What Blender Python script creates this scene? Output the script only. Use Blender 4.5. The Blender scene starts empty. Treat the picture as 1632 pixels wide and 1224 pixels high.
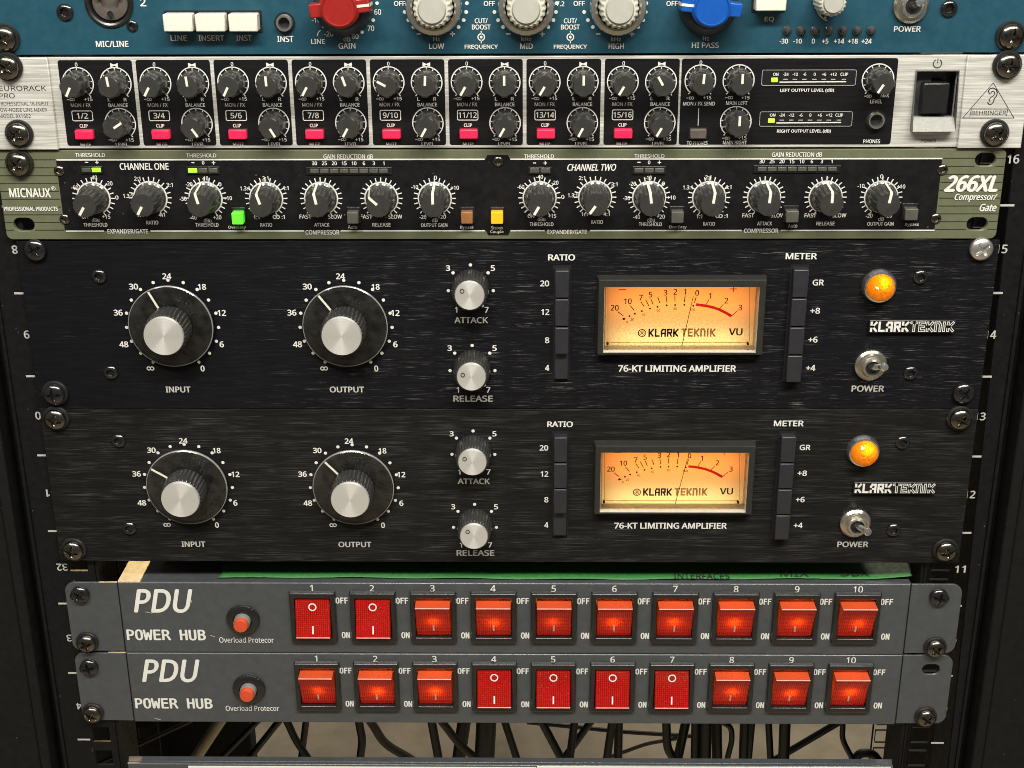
import bpy, bmesh, math, os, random
from mathutils import Vector, Matrix
random.seed(7)
PI = math.pi
SC = bpy.context.scene
COL = SC.collection

# ------------------------------------------------------------------ camera
CX, CY, CZ = 0.01190, -0.65802, 0.26964
PITCH, YAW, ROLL, FPX = 0.373858, -0.014036, -0.004581, 2205.0
cp, sp, cw, sw = math.cos(PITCH), math.sin(PITCH), math.cos(YAW), math.sin(YAW)
FW = Vector((sw * cp, cw * cp, -sp))
RT0 = Vector((cw, -sw, 0.0))
UP0 = RT0.cross(FW)
RT = math.cos(ROLL) * RT0 + math.sin(ROLL) * UP0
UP = -math.sin(ROLL) * RT0 + math.cos(ROLL) * UP0
CAM = Vector((CX, CY, CZ))
cd = bpy.data.cameras.new('camera')
cam = bpy.data.objects.new('camera', cd)
COL.objects.link(cam)
m = Matrix((RT, UP, -FW)).transposed().to_4x4()
m.translation = CAM
cam.matrix_world = m
cd.sensor_width = 36.0
cd.lens = 36.0 * FPX / 1632.0
cd.clip_start = 0.01
cd.clip_end = 60.0
SC.camera = cam

# ------------------------------------------------------------------ world, lamps, exposure
w = bpy.data.worlds.new('World')
SC.world = w
w.use_nodes = True
bg = w.node_tree.nodes['Background']
bg.inputs[0].default_value = (1.0, 0.97, 0.91, 1)
bg.inputs[1].default_value = 0.13


def area(name, loc, target, sx, sy, power, col):
    l = bpy.data.lights.new(name, 'AREA')
    l.shape = 'RECTANGLE'
    l.size, l.size_y, l.energy, l.color = sx, sy, power, col
    o = bpy.data.objects.new(name, l)
    COL.objects.link(o)
    o.location = loc
    d = Vector(target) - Vector(loc)
    o.rotation_euler = d.to_track_quat('-Z', 'Y').to_euler()
    return o


area('ceiling_lamp', (0.10, -1.02, 1.30), (0, 0, 0), 1.3, 0.16, 38, (1.0, 0.965, 0.88))
area('ceiling_lamp', (-0.85, -1.15, 1.45), (0, 0, 0), 0.9, 0.16, 12, (1.0, 0.97, 0.90))
area('ceiling_lamp', (1.05, -1.05, 1.45), (0, 0, 0), 0.9, 0.16, 12, (1.0, 0.97, 0.90))
sl = bpy.data.lights.new('rear_spot', 'SPOT')
sl.energy, sl.color, sl.spot_size, sl.spot_blend, sl.shadow_soft_size = 75, (1.0, 0.68, 0.30), math.radians(11), 0.4, 0.008
so_ = bpy.data.objects.new('rear_spot', sl)
COL.objects.link(so_)
so_.location = (-0.211, 0.36, 0.32)
so_.rotation_euler = (Vector((-0.2075, 0.022, -0.103)) - so_.location).to_track_quat('-Z', 'Y').to_euler()
area('rear_lamp', (0.35, 1.75, 1.3), (0.05, 1.2, -0.9), 0.8, 0.3, 13, (1.0, 0.90, 0.74))
SC.view_settings.view_transform = 'Standard'
SC.view_settings.look = 'None'
SC.view_settings.exposure = 0.0
SC.view_settings.gamma = 1.0
SC.view_settings.use_curve_mapping = False
SC.render.engine = 'CYCLES'
SC.cycles.max_bounces = 8
SC.cycles.transparent_max_bounces = 12
SC.cycles.caustics_refractive = False
SC.cycles.caustics_reflective = False
SC.cycles.sample_clamp_indirect = 3.0
SC.cycles.use_denoising = True
SC.cycles.denoiser = 'OPENIMAGEDENOISE'
SC.cycles.denoising_input_passes = 'RGB_ALBEDO_NORMAL'
SC.cycles.denoising_prefilter = 'NONE'
SC.cycles.filter_width = 1.0


# ------------------------------------------------------------------ measuring: a pixel of the picture on a given plane
def ray(px, py):
    return RT * ((px - 816.0) / FPX) - UP * ((py - 612.0) / FPX) + FW


def P(px, py, y=-0.003):
    d = ray(px, py)
    t = (y - CAM.y) / d.y
    p = CAM + d * t
    return p.x, p.z


def PZ(px, py, z):
    d = ray(px, py)
    t = (z - CAM.z) / d.z
    p = CAM + d * t
    return p.x, p.y


# ------------------------------------------------------------------ materials
MATS = {}


def nt_of(name):
    mt = bpy.data.materials.new(name)
    mt.use_nodes = True
    nt = mt.node_tree
    return mt, nt, nt.nodes['Principled BSDF']


def L4(c):
    return (c[0], c[1], c[2], 1.0)


def noise(nt, scale_vec, detail=2.0, rough=0.5, coord='Object', scale=1.0):
    tc = nt.nodes.new('ShaderNodeTexCoord')
    mp = nt.nodes.new('ShaderNodeMapping')
    mp.inputs['Scale'].default_value = scale_vec
    nt.links.new(tc.outputs[coord], mp.inputs[0])
    n = nt.nodes.new('ShaderNodeTexNoise')
    n.inputs['Scale'].default_value = scale
    n.inputs['Detail'].default_value = detail
    n.inputs['Roughness'].default_value = rough
    nt.links.new(mp.outputs[0], n.inputs['Vector'])
    return n


def ramp(nt, src, stops):
    r = nt.nodes.new('ShaderNodeValToRGB')
    e = r.color_ramp.elements
    while len(e) < len(stops):
        e.new(0.5)
    for i, (p, c) in enumerate(stops):
        e[i].position = p
        e[i].color = L4(c) if not isinstance(c, (int, float)) else (c, c, c, 1)
    nt.links.new(src, r.inputs[0])
    return r


def bumpn(nt, b, src, dist, strength=1.0):
    n = nt.nodes.new('ShaderNodeBump')
    n.inputs['Distance'].default_value = dist
    n.inputs['Strength'].default_value = strength
    nt.links.new(src, n.inputs['Height'])
    nt.links.new(n.outputs[0], b.inputs['Normal'])
    return n


def M(name, col, rough=0.5, metal=0.0, spec=0.5, var=0.12, sc=220, bump=0.0, bsc=1500, coat=0.0, dust=0.0):
    """plain surface with slight mottling, a fine bump and, where asked, dust specks"""
    mt, nt, b = nt_of(name)
    b.inputs['Metallic'].default_value = metal
    b.inputs['Specular IOR Level'].default_value = spec
    b.inputs['Coat Weight'].default_value = coat
    b.inputs['Coat Roughness'].default_value = 0.12
    n = noise(nt, (sc, sc, sc), 4, 0.6)
    r = ramp(nt, n.outputs[0], [(0.3, tuple(c * (1 - var) for c in col)), (0.7, tuple(min(1, c * (1 + var)) for c in col))])
    out = r.outputs[0]
    if dust:
        v = nt.nodes.new('ShaderNodeTexVoronoi')
        v.inputs['Scale'].default_value = 210
        tc = nt.nodes.new('ShaderNodeTexCoord')
        nt.links.new(tc.outputs['Object'], v.inputs['Vector'])
        lt = ramp(nt, v.outputs['Distance'], [(0.0, dust), (0.05, dust * 0.8), (0.09, 0.0)])
        nn = noise(nt, (90, 90, 90), 1)
        rr = ramp(nt, nn.outputs[0], [(0.52, 0.0), (0.6, 1.0)])
        mu = nt.nodes.new('ShaderNodeMath')
        mu.operation = 'MULTIPLY'
        nt.links.new(lt.outputs[0], mu.inputs[0])
        nt.links.new(rr.outputs[0], mu.inputs[1])
        mx = nt.nodes.new('ShaderNodeMixRGB')
        mx.inputs[2].default_value = (0.45, 0.43, 0.38, 1)
        nt.links.new(mu.outputs[0], mx.inputs[0])
        nt.links.new(out, mx.inputs[1])
        out = mx.outputs[0]
    nt.links.new(out, b.inputs['Base Color'])
    r2 = ramp(nt, n.outputs[0], [(0.3, max(0.02, rough * 0.85)), (0.7, min(1, rough * 1.15))])
    nt.links.new(r2.outputs[0], b.inputs['Roughness'])
    if bump:
        n2 = noise(nt, (bsc, bsc, bsc), 2)
        bumpn(nt, b, n2.outputs[0], bump)
    return mt


def brushed(name, col, streak, amount, rough=0.4, metal=0.0, sx=60, sz=1900, lo=0.55, hi=0.75, patch=True, bump=0.00006, spec=0.5, aniso=0.0, fade=None):
    """metal brushed sideways: thin long scratches, their bright glints put into the base colour"""
    mt, nt, b = nt_of(name)
    b.inputs['Metallic'].default_value = metal
    b.inputs['Specular IOR Level'].default_value = spec
    n = noise(nt, (sx, 1, sz), 3, 0.65)
    f = ramp(nt, n.outputs[0], [(lo, 0.0), (hi, amount)])
    src = f.outputs[0]
    if patch:
        n3 = noise(nt, (22, 1, 190), 3, 0.7)
        f3 = ramp(nt, n3.outputs[0], [(0.42, 0.08), (0.62, 1.0)])
        mu = nt.nodes.new('ShaderNodeMath')
        mu.operation = 'MULTIPLY'
        nt.links.new(src, mu.inputs[0])
        nt.links.new(f3.outputs[0], mu.inputs[1])
        src = mu.outputs[0]
        if fade:  # painted glints weaken towards the left end
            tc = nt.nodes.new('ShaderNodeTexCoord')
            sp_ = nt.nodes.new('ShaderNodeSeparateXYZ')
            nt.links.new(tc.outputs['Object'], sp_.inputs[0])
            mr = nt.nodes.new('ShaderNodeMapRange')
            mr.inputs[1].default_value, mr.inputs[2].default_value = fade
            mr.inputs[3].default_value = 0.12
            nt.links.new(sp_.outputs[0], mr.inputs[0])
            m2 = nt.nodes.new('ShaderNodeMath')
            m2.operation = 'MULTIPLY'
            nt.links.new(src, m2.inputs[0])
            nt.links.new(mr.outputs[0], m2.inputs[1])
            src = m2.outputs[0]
    mx = nt.nodes.new('ShaderNodeMixRGB')
    mx.inputs[1].default_value = L4(col)
    mx.inputs[2].default_value = L4(streak)
    nt.links.new(src, mx.inputs[0])
    nt.links.new(mx.outputs[0], b.inputs['Base Color'])
    n4 = noise(nt, (45, 1, 900), 2)
    r4 = ramp(nt, n4.outputs[0], [(0.3, rough * 0.8), (0.7, min(1, rough * 1.2))])
    nt.links.new(r4.outputs[0], b.inputs['Roughness'])
    if aniso:
        b.inputs['Anisotropic'].default_value = aniso
        tg = nt.nodes.new('ShaderNodeCombineXYZ')
        tg.inputs[2].default_value = 1.0
        nt.links.new(tg.outputs[0], b.inputs['Tangent'])
    bumpn(nt, b, n.outputs[0], bump)
    return mt


def emis(name, col, strength, base=None, rough=0.35):
    mt, nt, b = nt_of(name)
    b.inputs['Base Color'].default_value = L4(base or col)
    b.inputs['Roughness'].default_value = rough
    b.inputs['Emission Color'].default_value = L4(col)
    b.inputs['Emission Strength'].default_value = strength
    n = noise(nt, (900, 900, 900), 2)
    bumpn(nt, b, n.outputs[0], 0.00004)
    return mt


def translucent(name, diff, trans, fac=0.5, gloss_rough=0.15, bump_fn=None, glow=None):
    mt = bpy.data.materials.new(name)
    mt.use_nodes = True
    nt = mt.node_tree
    nt.nodes.clear()
    out = nt.nodes.new('ShaderNodeOutputMaterial')
    d = nt.nodes.new('ShaderNodeBsdfDiffuse')
    t = nt.nodes.new('ShaderNodeBsdfTranslucent')
    g = nt.nodes.new('ShaderNodeBsdfGlossy')
    fr = nt.nodes.new('ShaderNodeFresnel')
    fr.inputs[0].default_value = 1.48
    d.inputs[0].default_value = L4(diff)
    t.inputs[0].default_value = L4(trans)
    g.inputs['Roughness'].default_value = gloss_rough
    m1 = nt.nodes.new('ShaderNodeMixShader')
    m1.inputs[0].default_value = fac
    nt.links.new(d.outputs[0], m1.inputs[1])
    nt.links.new(t.outputs[0], m1.inputs[2])
    m2 = nt.nodes.new('ShaderNodeMixShader')
    nt.links.new(fr.outputs[0], m2.inputs[0])
    nt.links.new(m1.outputs[0], m2.inputs[1])
    nt.links.new(g.outputs[0], m2.inputs[2])
    if glow:
        e = nt.nodes.new('ShaderNodeEmission')
        e.inputs[0].default_value = L4(glow[0])
        e.inputs[1].default_value = glow[1]
        ad = nt.nodes.new('ShaderNodeAddShader')
        nt.links.new(m2.outputs[0], ad.inputs[0])
        nt.links.new(e.outputs[0], ad.inputs[1])
        nt.links.new(ad.outputs[0], out.inputs[0])
    else:
        nt.links.new(m2.outputs[0], out.inputs[0])
    if bump_fn:
        bump_fn(nt, (d, t, g, fr))
    return mt


def grid_bump(nt, shaders):
    """fine square grid moulded into the rocker's plastic"""
    tc = nt.nodes.new('ShaderNodeTexCoord')
    sep = nt.nodes.new('ShaderNodeSeparateXYZ')
    nt.links.new(tc.outputs['Object'], sep.inputs[0])
    outs = []
    for ax in (0, 2):
        mu = nt.nodes.new('ShaderNodeMath')
        mu.operation = 'MULTIPLY'
        mu.inputs[1].default_value = 2 * PI / 0.00112
        nt.links.new(sep.outputs[ax], mu.inputs[0])
        s = nt.nodes.new('ShaderNodeMath')
        s.operation = 'COSINE'
        nt.links.new(mu.outputs[0], s.inputs[0])
        outs.append(s)
    mxm = nt.nodes.new('ShaderNodeMath')
    mxm.operation = 'MAXIMUM'
    nt.links.new(outs[0].outputs[0], mxm.inputs[0])
    nt.links.new(outs[1].outputs[0], mxm.inputs[1])
    r = ramp(nt, mxm.outputs[0], [(0.55, 1.0), (0.95, 0.0)])
    bn = nt.nodes.new('ShaderNodeBump')
    bn.inputs['Distance'].default_value = 0.00012
    nt.links.new(r.outputs[0], bn.inputs['Height'])
    for s in (shaders[0], shaders[2]):
        nt.links.new(bn.outputs[0], s.inputs['Normal'])
    for s in shaders[:2]:
        c = s.inputs[0].default_value
        mx = nt.nodes.new('ShaderNodeMixRGB')
        mx.inputs[1].default_value = (c[0] * 0.55, c[1] * 0.35, c[2] * 0.35, 1)
        mx.inputs[2].default_value = tuple(c)
        nt.links.new(r.outputs[0], mx.inputs[0])
        nt.links.new(mx.outputs[0], s.inputs[0])


def facet_bump(nt, shaders):
    tc = nt.nodes.new('ShaderNodeTexCoord')
    v = nt.nodes.new('ShaderNodeTexVoronoi')
    v.inputs['Scale'].default_value = 430
    nt.links.new(tc.outputs['Object'], v.inputs['Vector'])
    bn = nt.nodes.new('ShaderNodeBump')
    bn.inputs['Distance'].default_value = 0.0003
    nt.links.new(v.outputs['Distance'], bn.inputs['Height'])
    for s in shaders:
        nt.links.new(bn.outputs[0], s.inputs['Normal'])


def clear(name, tint, rough=0.04, ior=1.45, haze=0.0):
    """thin clear plastic: lets light straight through and mirrors a little"""
    mt = bpy.data.materials.new(name)
    mt.use_nodes = True
    nt = mt.node_tree
    nt.nodes.clear()
    out = nt.nodes.new('ShaderNodeOutputMaterial')
    t = nt.nodes.new('ShaderNodeBsdfTransparent')
    t.inputs[0].default_value = L4(tint)
    g = nt.nodes.new('ShaderNodeBsdfGlossy')
    n = noise(nt, (120, 120, 120), 3)
    r = ramp(nt, n.outputs[0], [(0.35, rough * 0.6), (0.7, rough * 2.5)])
    nt.links.new(r.outputs[0], g.inputs['Roughness'])
    fr = nt.nodes.new('ShaderNodeFresnel')
    fr.inputs[0].default_value = ior
    m1 = nt.nodes.new('ShaderNodeMixShader')
    nt.links.new(fr.outputs[0], m1.inputs[0])
    src = t.outputs[0]
    if haze:
        df = nt.nodes.new('ShaderNodeBsdfDiffuse')
        df.inputs[0].default_value = (0.6, 0.59, 0.55, 1)
        n2 = noise(nt, (160, 160, 160), 4)
        r2 = ramp(nt, n2.outputs[0], [(0.35, haze * 0.4), (0.7, haze * 1.7)])
        m0 = nt.nodes.new('ShaderNodeMixShader')
        nt.links.new(r2.outputs[0], m0.inputs[0])
        nt.links.new(t.outputs[0], m0.inputs[1])
        nt.links.new(df.outputs[0], m0.inputs[2])
        src = m0.outputs[0]
    nt.links.new(src, m1.inputs[1])
    nt.links.new(g.outputs[0], m1.inputs[2])
    nt.links.new(m1.outputs[0], out.inputs[0])
    return mt


def spun(name, col):
    """aluminium turned on a lathe: circular grain"""
    mt, nt, b = nt_of(name)
    b.inputs['Metallic'].default_value = 0.64
    b.inputs['Roughness'].default_value = 0.30
    b.inputs['Anisotropic'].default_value = 0.94
    b.inputs['Anisotropic Rotation'].default_value = 0.25
    tg = nt.nodes.new('ShaderNodeTangent')
    tg.direction_type = 'RADIAL'
    tg.axis = 'Y'
    nt.links.new(tg.outputs[0], b.inputs['Tangent'])
    tc = nt.nodes.new('ShaderNodeTexCoord')
    ln = nt.nodes.new('ShaderNodeVectorMath')
    ln.operation = 'LENGTH'
    sx = nt.nodes.new('ShaderNodeVectorMath')
    sx.operation = 'MULTIPLY'
    sx.inputs[1].default_value = (1, 0, 1)
    nt.links.new(tc.outputs['Object'], sx.inputs[0])
    nt.links.new(sx.outputs[0], ln.inputs[0])
    n = nt.nodes.new('ShaderNodeTexNoise')
    n.noise_dimensions = '1D'
    n.inputs['Scale'].default_value = 4500
    nt.links.new(ln.outputs['Value'], n.inputs['W'])
    r = ramp(nt, n.outputs[0], [(0.35, tuple(c * 0.86 for c in col)), (0.65, col)])
    nt.links.new(r.outputs[0], b.inputs['Base Color'])
    return mt


MT = dict(
    teal=M('teal_paint', (0.0095, 0.064, 0.098), 0.45, var=0.06, bump=0.00003),
    silver=brushed('brushed_aluminium', (0.56, 0.55, 0.505), (0.90, 0.88, 0.82), 1.0, 0.42, 0.35, 34, 1150, 0.40, 0.66, False, 0.00005),
    gloss_black=brushed('black_panel_print', (0.007, 0.007, 0.008), (0.05, 0.05, 0.05), 0.5, 0.4, 0, 40, 1300, 0.62, 0.8, True, 0.00001, spec=0.3),
    olive=M('olive_paint', (0.128, 0.137, 0.080), 0.42, var=0.06, bump=0.00002),
    matt_black=M('matt_black_print', (0.006, 0.006, 0.007), 0.5, spec=0.25, var=0.2, dust=0.35),
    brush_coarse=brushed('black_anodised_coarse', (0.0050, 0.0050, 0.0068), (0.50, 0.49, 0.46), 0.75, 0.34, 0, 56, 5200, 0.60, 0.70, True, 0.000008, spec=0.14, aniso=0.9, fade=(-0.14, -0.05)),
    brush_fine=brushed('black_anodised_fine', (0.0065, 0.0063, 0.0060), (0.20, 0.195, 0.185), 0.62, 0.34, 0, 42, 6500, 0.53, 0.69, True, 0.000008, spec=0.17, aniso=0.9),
    grey=M('grey_powder_coat', (0.056, 0.062, 0.067), 0.45, var=0.10, bump=0.00002, bsc=2500, dust=0.12, coat=0.8),
    rail=M('rail_black_paint', (0.0055, 0.0055, 0.006), 0.5, spec=0.25, var=0.2, bump=0.00003, dust=0.35),
    side=M('cabinet_black_coat', (0.0065, 0.0065, 0.0064), 0.65, spec=0.22, var=0.15, bump=0.00004, dust=0.30),
    chassis=M('chassis_steel', (0.05, 0.05, 0.05), 0.5, 0.3),
    knob=M('knob_plastic', (0.034, 0.033, 0.030), 0.30, var=0.12, spec=0.8, coat=0.4),
    knobcap=M('knob_cap_plastic', (0.034, 0.033, 0.032), 0.55, var=0.10),
    black=M('black_plastic', (0.012, 0.012, 0.012), 0.30, coat=0.5, var=0.1),
    button_black=M('button_plastic', (0.024, 0.024, 0.028), 0.38, var=0.08),
    button_grey=M('grey_button_plastic', (0.09, 0.088, 0.075), 0.4),
    button_brown=M('brown_button_plastic', (0.30, 0.13, 0.045), 0.35),
    button_dim=M('dull_button_plastic', (0.10, 0.085, 0.075), 0.4),
    white_plastic=M('white_plastic', (0.74, 0.72, 0.62), 0.4, var=0.03),
    white_ink=M('white_ink', (0.74, 0.73, 0.68), 0.6, var=0.04),
    grey_ink=M('grey_ink', (0.48, 0.47, 0.43), 0.6, var=0.08),
    dark_ink=M('dark_ink', (0.02, 0.02, 0.018), 0.6),
    red_ink=translucent('red_ink', (0.50, 0.010, 0.020), (0.80, 0.035, 0.06), 0.5, 0.6),
    red_plastic=M('red_plastic', (0.30, 0.016, 0.013), 0.32, var=0.05),
    blue_plastic=M('blue_plastic', (0.006, 0.085, 0.40), 0.32, var=0.05),
    grey_plastic=M('grey_cap_plastic', (0.42, 0.42, 0.37), 0.45, var=0.04),
    cream_plastic=M('cream_knob_plastic', (0.58, 0.57, 0.48), 0.45, var=0.05),
    dark_skirt=M('slate_skirt_plastic', (0.035, 0.040, 0.045), 0.45),
    orange_plastic=M('orange_red_plastic', (0.62, 0.075, 0.028), 0.4, var=0.04),
    shaft=M('grey_shaft', (0.22, 0.22, 0.21), 0.45),
    nickel=M('nickel_plate', (0.80, 0.75, 0.64), 0.22, 0.95, var=0.08),
    chrome=M('chrome', (0.92, 0.91, 0.89), 0.13, 0.96, var=0.04),
    satin=M('satin_chrome', (0.80, 0.78, 0.71), 0.26, 0.95, var=0.08),
    dark_nickel=M('black_nickel', (0.20, 0.185, 0.160), 0.20, 1.0, var=0.15, bump=0.00002),
    screw_black=M('black_screw', (0.010, 0.010, 0.011), 0.17, 0.0, 0.9, var=0.15),
    screw_silver=M('zinc_screw', (0.70, 0.69, 0.66), 0.32, 0.9, var=0.1, bump=0.00003),
    washer=M('washer_plastic', (0.018, 0.0175, 0.016), 0.35),
    bezel=M('meter_frame_plastic', (0.022, 0.022, 0.019), 0.45, var=0.08),
    bezel_in=M('meter_inner_frame', (0.62, 0.59, 0.51), 0.4, 0.1, var=0.06),
    hole=M('dark_hole', (0.003, 0.003, 0.003), 0.8),
    dial=translucent('dial_card', (0.66, 0.52, 0.36), (0.96, 0.88, 0.68), 0.6, 0.5, None, ((1.0, 0.46, 0.13), 0.22)),
    house=M('lamp_house', (0.22, 0.17, 0.10), 0.7),
    acrylic=clear('clear_acrylic', (0.96, 0.96, 0.95), 0.06, 1.49, 0.022),
    acrylic_edge=M('frosted_acrylic_edge', (0.24, 0.24, 0.225), 0.16, spec=0.9, var=0.1),
    glass=clear('meter_window', (0.97, 0.97, 0.96), 0.03, 1.3),
    rocker=translucent('red_rocker_plastic', (0.78, 0.017, 0.007), (0.95, 0.14, 0.008), 0.40, 0.22, grid_bump),
    rocker_edge=translucent('red_rocker_side', (0.90, 0.13, 0.045), (1.0, 0.18, 0.03), 0.45, 0.10),
    amber=translucent('amber_jewel', (0.62, 0.17, 0.008), (1.0, 0.46, 0.03), 0.62, 0.04),
    spun=spun('spun_aluminium', (1.0, 0.98, 0.93)),
    led_green=emis('green_led', (0.30, 1.0, 0.03), 0.95),
    led_yellow=emis('yellow_green_led', (0.42, 1.0, 0.04), 0.9),
    lit_green=emis('lit_green_button', (0.10, 0.85, 0.03), 0.75),
    lit_amber=emis('lit_amber_button', (1.0, 0.47, 0.006), 0.85, (0.5, 0.2, 0.01)),
    lit_pink=emis('lit_mute_button', (0.88, 0.004, 0.050), 0.55, (0.75, 0.02, 0.07)),
    led_off=M('unlit_led', (0.085, 0.082, 0.07), 0.25, spec=0.8),
    led_smoke=M('smoked_led', (0.05, 0.05, 0.05), 0.15, spec=0.8),
    tape=M('green_tape', (0.026, 0.150, 0.030), 0.55, var=0.15, sc=500, bump=0.00006, bsc=700),
    cable=M('cable_rubber', (0.010, 0.010, 0.010), 0.45),
    cable_brown=M('cable_dusty', (0.065, 0.055, 0.038), 0.6),
    cable_cream=M('cable_cream', (0.55, 0.47, 0.31), 0.55),
    floor=M('floor_vinyl', (0.36, 0.30, 0.21), 0.55, var=0.30, sc=9),
    rocker_lip=M('pale_red_edge', (0.85, 0.36, 0.27), 0.2),
    lip=M('satin_lip', (0.15, 0.147, 0.132), 0.4, 0.3, var=0.1, sc=900),
    outline=translucent('brown_ink', (0.10, 0.045, 0.015), (0.25, 0.10, 0.03), 0.5, 0.6),
    label=M('label_card', (0.80, 0.79, 0.68), 0.6, var=0.03),
    dust=M('dust_scratch', (0.42, 0.42, 0.38), 0.7),
)


# ------------------------------------------------------------------ mesh building
class MB:
    def __init__(s):
        s.v, s.f, s.m = [], [], []

    def add(s, vs, fs, mi=0):
        o = len(s.v)
        s.v += [tuple(v) for v in vs]
        s.f += [tuple(i + o for i in f) for f in fs]
        s.m += [mi] * len(fs)
        return s

    def box(s, x0, x1, y0, y1, z0, z1, mi=0):
        return s.add([(x0, y0, z0), (x1, y0, z0), (x1, y1, z0), (x0, y1, z0), (x0, y0, z1), (x1, y0, z1), (x1, y1, z1), (x0, y1, z1)],
                     [(0, 3, 2, 1), (4, 5, 6, 7), (0, 1, 5, 4), (1, 2, 6, 5), (2, 3, 7, 6), (3, 0, 4, 7)], mi)

    def quad(s, x0, x1, z0, z1, y, mi=0):
        return s.add([(x0, y, z0), (x1, y, z0), (x1, y, z1), (x0, y, z1)], [(0, 1, 2, 3)], mi)

    def seg(s, x0, z0, x1, z1, wd, y, mi=0, y1=None, cap=0.0):
        d = math.hypot(x1 - x0, z1 - z0) or 1e-9
        ux, uz = (x1 - x0) / d, (z1 - z0) / d
        x0 -= ux * cap
        z0 -= uz * cap
        x1 += ux * cap
        z1 += uz * cap
        nx, nz = -uz * wd / 2, ux * wd / 2
        y1 = y if y1 is None else y1
        return s.add([(x0 - nx, y, z0 - nz), (x1 - nx, y1, z1 - nz), (x1 + nx, y1, z1 + nz), (x0 + nx, y, z0 + nz)], [(0, 1, 2, 3)], mi)

    def poly(s, pts, y, mi=0):
        return s.add([(x, y, z) for x, z in pts], [tuple(range(len(pts)))], mi)

    def disc(s, cx, cz, r, y, n=20, mi=0):
        return s.poly([(cx + r * math.sin(2 * PI * i / n), cz + r * math.cos(2 * PI * i / n)) for i in range(n)], y, mi)

    def arc(s, cx, cz, r, wd, a0, a1, y, n=32, mi=0):
        """angles clockwise from straight up, degrees"""
        vs, fs = [], []
        for i in range(n + 1):
            a = math.radians(a0 + (a1 - a0) * i / n)
            for rr in (r - wd / 2, r + wd / 2):
                vs.append((cx + rr * math.sin(a), y, cz + rr * math.cos(a)))
        for i in range(n):
            fs.append((2 * i, 2 * i + 1, 2 * i + 3, 2 * i + 2))
        return s.add(vs, fs, mi)

    def rrect(s, x0, x1, z0, z1, r, y, mi=0):
        return s.poly(rrpts(x0, x1, z0, z1, r), y, mi)

    def rring(s, x0, x1, z0, z1, r, wd, y, mi=0):
        a = rrpts(x0, x1, z0, z1, r)
        b = rrpts(x0 + wd, x1 - wd, z0 + wd, z1 - wd, max(r - wd, 1e-5))
        n = len(a)
        return s.add([(x, y, z) for x, z in a + b], [(i, (i + 1) % n, n + (i + 1) % n, n + i) for i in range(n)], mi)

    def lathe(s, prof, n=40, rf=None, cx=0.0, cz=0.0, y0=0.0, mi=0, ph=0.0):
        """prof: (radius, height out of the panel); rf(angle, radius, k) may flute it"""
        vs, fs, rings = [], [], []
        for k, (r, d) in enumerate(prof):
            if r <= 1e-9:
                rings.append([len(vs)])
                vs.append((cx, y0 - d, cz))
                continue
            ring = []
            for i in range(n):
                a = 2 * PI * i / n + ph
                rr = rf(a, r, k) if rf else r
                ring.append(len(vs))
                vs.append((cx + rr * math.sin(a), y0 - d, cz + rr * math.cos(a)))
            rings.append(ring)
        for A, B in zip(rings, rings[1:]):
            for i in range(n):
                j = (i + 1) % n
                if len(A) == 1 and len(B) == 1:
                    continue
                if len(A) == 1:
                    fs.append((A[0], B[i], B[j]))
                elif len(B) == 1:
                    fs.append((A[i], B[0], A[j]))
                else:
                    fs.append((A[i], B[i], B[j], A[j]))
        return s.add(vs, fs, mi)

    def prism(s, pts, d0, d1, y0=0.0, mi=0, top=1.0):
        """outline (x,z) standing from height d0 to d1 above y0; the top may be drawn in"""
        n = len(pts)
        mx = sum(p[0] for p in pts) / n
        mz = sum(p[1] for p in pts) / n
        tp = [(mx + (x - mx) * top, mz + (z - mz) * top) for x, z in pts]
        vs = [(x, y0 - d0, z) for x, z in pts] + [(x, y0 - d1, z) for x, z in tp]
        fs = [tuple(range(n)), tuple(range(2 * n - 1, n - 1, -1))] + [(i, i + n, (i + 1) % n + n, (i + 1) % n) for i in range(n)]
        return s.add(vs, fs, mi)

    def tube(s, pts, r, n=10, mi=0):
        vs, fs = [], []
        pts = [Vector(p) for p in pts]
        for k, p in enumerate(pts):
            t = (pts[min(k + 1, len(pts) - 1)] - pts[max(k - 1, 0)]).normalized()
            a = t.cross(Vector((0.3, 1, 0.1))).normalized()
            b = t.cross(a)
            for i in range(n):
                c, q = math.cos(2 * PI * i / n), math.sin(2 * PI * i / n)
                vs.append(p + a * (r * c) + b * (r * q))
        for k in range(len(pts) - 1):
            for i in range(n):
                j = (i + 1) % n
                fs.append((k * n + i, k * n + j, (k + 1) * n + j, (k + 1) * n + i))
        fs.append(tuple(range(n)))
        fs.append(tuple((len(pts) - 1) * n + i for i in range(n)))
        return s.add(vs, fs, mi)

    def build(s, name, mats, parent=None, origin=None, bevel=0.0, smooth=35, bseg=2, ref=None):
        if not isinstance(mats, (list, tuple)):
            mats = [mats]
        ox, oy, oz = origin if origin is not None else (parent['_w'] if parent is not None else (0, 0, 0))
        me = bpy.data.meshes.new(name)
        me.from_pydata([(x - ox, y - oy, z - oz) for x, y, z in s.v], [], s.f)
        for mname in mats:
            me.materials.append(MT[mname])
        for p, mi in zip(me.polygons, s.m):
            p.material_index = mi
        bm = bmesh.new()
        bm.from_mesh(me)
        bmesh.ops.recalc_face_normals(bm, faces=bm.faces)
        if ref:      # an open shell: faces look away from this inner point
            rv = Vector((ref[0] - ox, ref[1] - oy, ref[2] - oz))
            bm.normal_update()
            for f_ in bm.faces:
                if f_.normal.dot(f_.calc_center_median() - rv) < 0:
                    f_.normal_flip()
        bm.to_mesh(me)
        bm.free()
        if smooth:
            me.shade_smooth()
            me.set_sharp_from_angle(angle=math.radians(smooth))
        o = bpy.data.objects.new(name, me)
        COL.objects.link(o)
        place(o, parent, (ox, oy, oz))
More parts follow.
